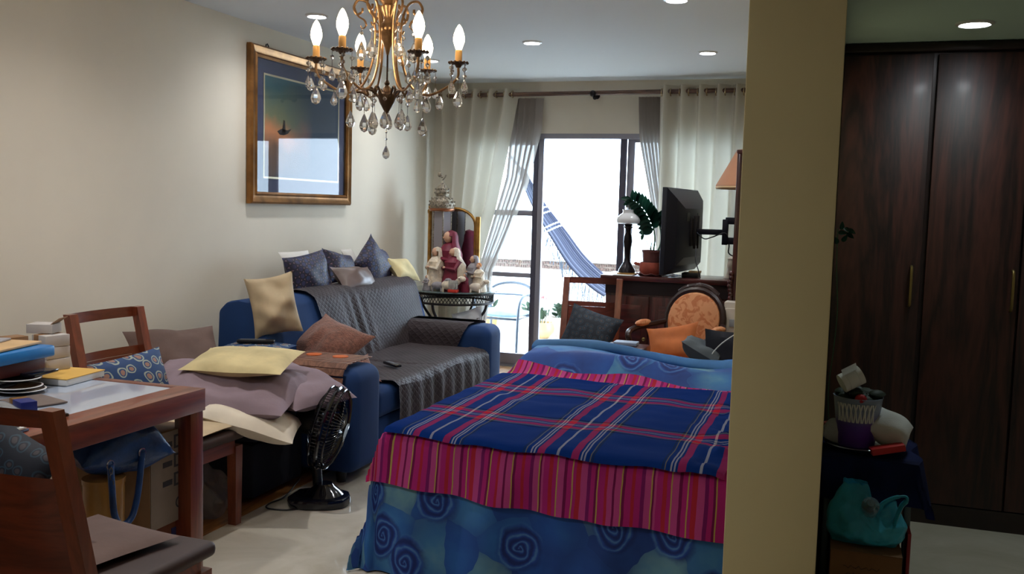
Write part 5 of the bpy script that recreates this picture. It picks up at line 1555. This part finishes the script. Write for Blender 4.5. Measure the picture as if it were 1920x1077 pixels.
for i in range(70):
    u = .16+.55*i/70
    p = Vector(hamm(u, .0))
    if i < 24: L = .16+.06*sin(i)
    else: L = .20+.05*sin(i*2.1)
    fr.tube([p, p+Vector((R.uniform(-.02, .02), -.01, -L*.5)), p+Vector((R.uniform(-.03, .03), -.01, -L))], .004, 4)
o = obj('fringe', fr, mat('grey_blue_fringe', (104, 116, 130), .9), hm); o['kind'] = 'stuff'
obj('rope', B().tube([(-3.6, 9.2, 2.45), (-3.05, 9.2, 1.85)], .012, 6), mat('pale_rope', (190, 190, 196), .9), hm)
obj('rope', B().tube([(-.6, 9.25, 1.35), (-.2, 9.25, 2.1)], .012, 6), mat('pale_rope', (190, 190, 196), .9), hm)

# ---------------------------------------------------------------- loaded cart in the hall
grey_metal = mat('grey_cart_metal', (84, 96, 100), .4, .5)
cart = thing('cart', 'grey metal hall cart under a dark blue cloth against the dividing wall', 'cart', (.18, 3.86, 0))
for x in (.035, .315):
    for y in (3.67, 4.05):
        obj('post', B().bx(x-.012, x+.012, y-.012, y+.012, .004, .545, .003), grey_metal, cart)
obj('top', B().bx(.02, .33, 3.655, 4.065, .545, .56, .003), grey_metal, cart)
obj('lower_shelf', B().bx(.011, .33, 3.655, 4.065, .045, .06, .003), grey_metal, cart)
blue_cl = mat('dark_blue_cart_cloth', (20, 34, 92), .8, var=.2, vs=8)
def cartcloth(u, v):
    a, b = lerp(-.57, .52, u), lerp(-.17, .48, v)
    x = .018+min(max(a, 0), .315)
    y = 3.650+min(max(b, 0), .42)
    ox = -a if a < 0 else max(0, a-.315)
    oy = -b if b < 0 else max(0, b-.42)
    z = .566-max(ox, oy)*.95
    if a > .315: x += .012+.22*ox+.015*sin(b*26)
    if a < 0: x -= .0085
    if b < 0: y -= .006+.10*oy+.008*sin(a*40)
    return (x, y, z+.004*noise.noise(Vector((a*9, b*9, 0))))
single('cart_cloth', B().grid(64, 40, cartcloth, 1.09, .65, .003), blue_cl, 'dark blue cloth draped over the hall cart', 'cloth', (.18, 3.86, .56))
single('shelf_filler', B().bx(.010, .30, 3.70, 4.03, .061, .46, .03, None, 4), mat('dark_filler_cloth', (30, 30, 44), .9), 'dark filler added on the lower cart shelf to hide the bright floor behind', 'bundle', (.166, 3.87, .061))  # added dark filler, blocks a bright sliver of floor beyond the cart
CT = .576
tray_ = thing('tray', 'thin silver tray under the purple basket on the hall cart', 'tray', (.14, 3.76, CT))
obj('plate', B().lathe([(0, 0), (.11, 0), (.122, .012), (.118, .014), (.108, .004), (0, .003)], 32, T(.135, 3.775, CT+.001), cap=False), steel, tray_)
def basket():
    t = NT('purple_fading_plastic')
    v = t.coord('Object')
    s = t.n('ShaderNodeSeparateXYZ'); t.l(v, s.inputs[0])
    f = t.math('MULTIPLY', s.outputs[2], 1/.19)
    t.l(t.ramp(f, [(.15, (104, 44, 170)), (.45, (110, 78, 180)), (.75, (150, 164, 190))]), t.b.inputs['Base Color'])
    t.b.inputs['Roughness'].default_value = .35
    t.b.inputs['Transmission Weight'].default_value = .25
    return t.m
bk_ = thing('basket', 'purple and clear plastic basket on the hall cart', 'basket', (.128, 3.775, CT+.005))
bkm = basket()
obj('bowl', B().lathe([(0, 0), (.062, 0), (.068, .008), (.088, .185), (.091, .19), (.085, .19), (.064, .012), (0, .008)], 32, T(.128, 3.775, CT+.005), cap=False), bkm, bk_)
lat = B()
for i in range(9):
    a = radians(-140+i*11)
    for s in (1, -1):
        pts = [(.128+r*cos(a+q), 3.775+r*sin(a+q), CT+.005+z) for r, z, q in ((.0800, .10, -.07*s), (.0855, .145, .0), (.0890, .17, .07*s))]
        lat.tube(pts, .003, 4)
obj('lattice', lat, paper, bk_)
gfol = thing('foliage_bunch', 'dark green leafy bunch with a red flower filling the purple basket', 'plant', (.13, 3.775, CT+.02))
dkleaf = mat('very_dark_leaf', (30, 44, 34), .6, var=.3, vs=20)
for i in range(16):
    a, r = i*2.4, .02+.05*R.random()
    lb_ = B().ball((0, 0, 0), .03, 8, (1.3, .9, .45), T(.13+r*cos(a), 3.775+r*sin(a), CT+.19+.025*R.random()) @ RZ(R.uniform(0, 180)) @ RX(R.uniform(-40, 40)))
    obj('leaf', lb_, dkleaf, gfol)
obj('stalk', B().cyl((.13, 3.775, CT+.02), (.13, 3.775, CT+.2), .03, 8), dkleaf, gfol)
obj('red_flower', B().ball((0, 0, 0), .022, 8, (1, .7, .9), T(.135, 3.70, CT+.195)), mat('red_petal', (170, 34, 44), .6), gfol)
rl = thing('paper_roll', 'white grooved paper roll leaning on top of the dark foliage', 'roll', (.085, 3.74, CT+.24))
rm = T(.098, 3.74, CT+.262) @ RZ(20) @ RX(0) @ RY(62)
obj('roll', B().lathe([(.012, -.04), (.036, -.04), (.036, -.022), (.034, -.02), (.036, -.018), (.036, .018), (.034, .02), (.036, .022), (.036, .04), (.012, .04)], 24, rm), paper, rl)
obj('tail', B().grid(4, 6, lambda u, v: rm @ Vector((-.034+.01*sin(v*4)-.02*v, -.01-.03*v, lerp(-.03, .03, u))), 1, 1, .001), paper, rl)
def towel(u, v):
    return Vector((.205+.12*u, 3.72+.05*sin(u*3)+.10*v, CT+.02+.155*sin(pi*(.18+.72*(1-v)))*(1-.55*u*u)+.02*noise.noise(Vector((u*5, v*5, 3)))))
single('towel', B().pillow(.16, .15, .09, T(.245, 3.78, CT+.082) @ RY(28) @ RX(30), 95, 18, wr=.45, pinch=.05), mat('white_terry', (206, 206, 204), .95, bump=.4, bs=160, bd=.004), 'folded white towel behind the red carton on the hall cart', 'towel', (.245, 3.78, CT))
single('red_carton', B().box((0, 0, 0), (.12, .05, .024), .002, T(.235, 3.685, CT+.022) @ RZ(12) @ RY(-12)), mat('red_carton_card', (196, 36, 36), .45), 'slim red carton tilted on the hall cart', 'carton', (.235, 3.685, CT))
single('cloth_heap', B().pillow(.10, .12, .10, T(.052, 3.80, CT+.05) @ RY(-20), 96, 14, wr=.6), mat('grey_rag', (170, 172, 170), .9), 'pale grey rag heaped left of the purple basket', 'cloth', (.052, 3.80, CT))
sg = thing('trailing_plant', 'thin trailing stem with small green leaves rising beside the dividing wall', 'plant', (.035, 3.92, CT))
tst = spline([(.034, 3.92, CT), (.020, 3.92, .75), (.030, 3.90, .92), (.036, 3.88, 1.08), (.024, 3.87, 1.25), (.020, 3.86, 1.40)], 6)
obj('stem', B().tube(tst, .002, 5), stem_m, sg)
for i, (dx, dz) in enumerate(((.0, 0), (.012, .01), (.022, .02), (.030, .0), (.0, -.045), (.016, -.035), (.034, .015))):
    leaf(sg, (.022+dx, 3.86, 1.385+dz), (cos(i*2.2)*.6+.4, -.3, sin(i*1.7)*.7), .42)
obj('pot', B().lathe([(0, 0), (.022, 0), (.027, .05), (.024, .05), (.02, .004), (0, .004)], 14, T(.036, 3.93, CT), cap=False), terracotta, sg)

hb1 = thing('cardboard_box', 'brown printed cardboard box on the hall floor under the teal bag', 'box', (.175, 3.55, 0))
obj('carton', B().bx(.055, .292, 3.46, 3.632, .001, .272, .003), mat('dim_cardboard', (140, 100, 66), .85, var=.06), hb1)
obj('flap', B().box((0, 0, 0), (.236, .10, .003), 0, T(.1735, 3.50, .2745) @ RX(2)), mat('dim_cardboard_flap', (126, 90, 60), .85), hb1)
pr_ = B()
for z, x0, x1 in ((.215, .10, .22), (.19, .11, .20), (.165, .10, .235), (.145, .115, .225), (.12, .10, .215)):
    pts = [(lerp(x0, x1, i/14), 3.4593, z+.006*sin(i*2.3+z*90)) for i in range(15)]
    pr_.tube(pts, .0022, 4, flat=.3)
obj('faded_print', pr_, mat('faded_box_ink', (72, 64, 66), .8), hb1)
teal = mat('teal_plastic_film', (52, 166, 196), .35, var=.10, vs=7, trans=.08, bump=.5, bs=11, bd=.03)
tbag = thing('carrier_bag', 'bulging teal plastic carrier bag in front of the blue cart cloth', 'bag', (.17, 3.56, .278))
def bagf(sg_):
    def f(u, v):
        # wide sagging bottom, gathered top: high at the left, dipping in the middle, lower at the right
        top = .507-.012*u-.085*sm(.42, .62, u)+.035*sm(.72, .95, u)
        z = lerp(.280, top, v)
        half = lerp(.112, .135, sm(0, .25, v))-.045*sm(.45, 1, v)
        xc = .166+.012*v
        x = xc+(u-.5)*2*half
        bulge = max(0, sin(pi*min(1, max(0, u))))**.5*(1-.72*sm(.3, 1, v))*(.35+.65*sm(0, .18, v))
        q = Vector((u*5, v*5, sg_*3))
        y = 3.545+sg_*.078*bulge+(.020*noise.noise(q)+.010*noise.noise(q*2.6))*bulge
        z += (.010*noise.noise(Vector((u*9, 1, 5))))*v
        return (x+.006*noise.noise(q*1.5), y, max(.279, z))
    return f
tb_ = B()
for s_ in (-1, 1): tb_.grid(34, 26, bagf(s_), 1, 1)
bmesh.ops.remove_doubles(tb_.bm, verts=tb_.bm.verts, dist=.003)
bmesh.ops.recalc_face_normals(tb_.bm, faces=tb_.bm.faces)
obj('sack', tb_, teal, tbag, angle=3)
obj('handle', B().tube(spline([(.205, 3.515, .405), (.222, 3.50, .445), (.255, 3.49, .472), (.290, 3.488, .482), (.296, 3.488, .468), (.280, 3.49, .445), (.268, 3.50, .40), (.262, 3.51, .37)], 6), [.016]*15+[.011]*10+[.014]*18, 8, flat=.4), teal, tbag)
obj('torn_rim', B().grid(16, 4, lambda u, v: (lerp(.085, .168, u), 3.528-.012*v+.004*sin(u*15), lerp(.495, .516-.01*u, v)+.004*sin(u*21)), 1, 1, .001), teal, tbag, angle=3)
single('plastic_bottle', B().lathe([(0, -.05), (.028, -.05), (.030, -.03), (.027, -.02), (.030, -.01), (.030, .03), (.012, .055), (.012, .065), (0, .066)], 16, T(.178, 3.475, .432) @ RX(60) @ RZ(0), cap=False), mat('clear_bottle', (200, 210, 214), .08, trans=.8), 'crumpled clear bottle poking out of the teal carrier bag', 'bottle', (.178, 3.475, .40))
single('leaflets', B().box((.318, 3.60, .20), (.012, .10, .26), .001), mat('red_blue_leaflet', (150, 44, 52), .5), 'upright red leaflet between the box and the cart post', 'leaflet', (.318, 3.60, .07))
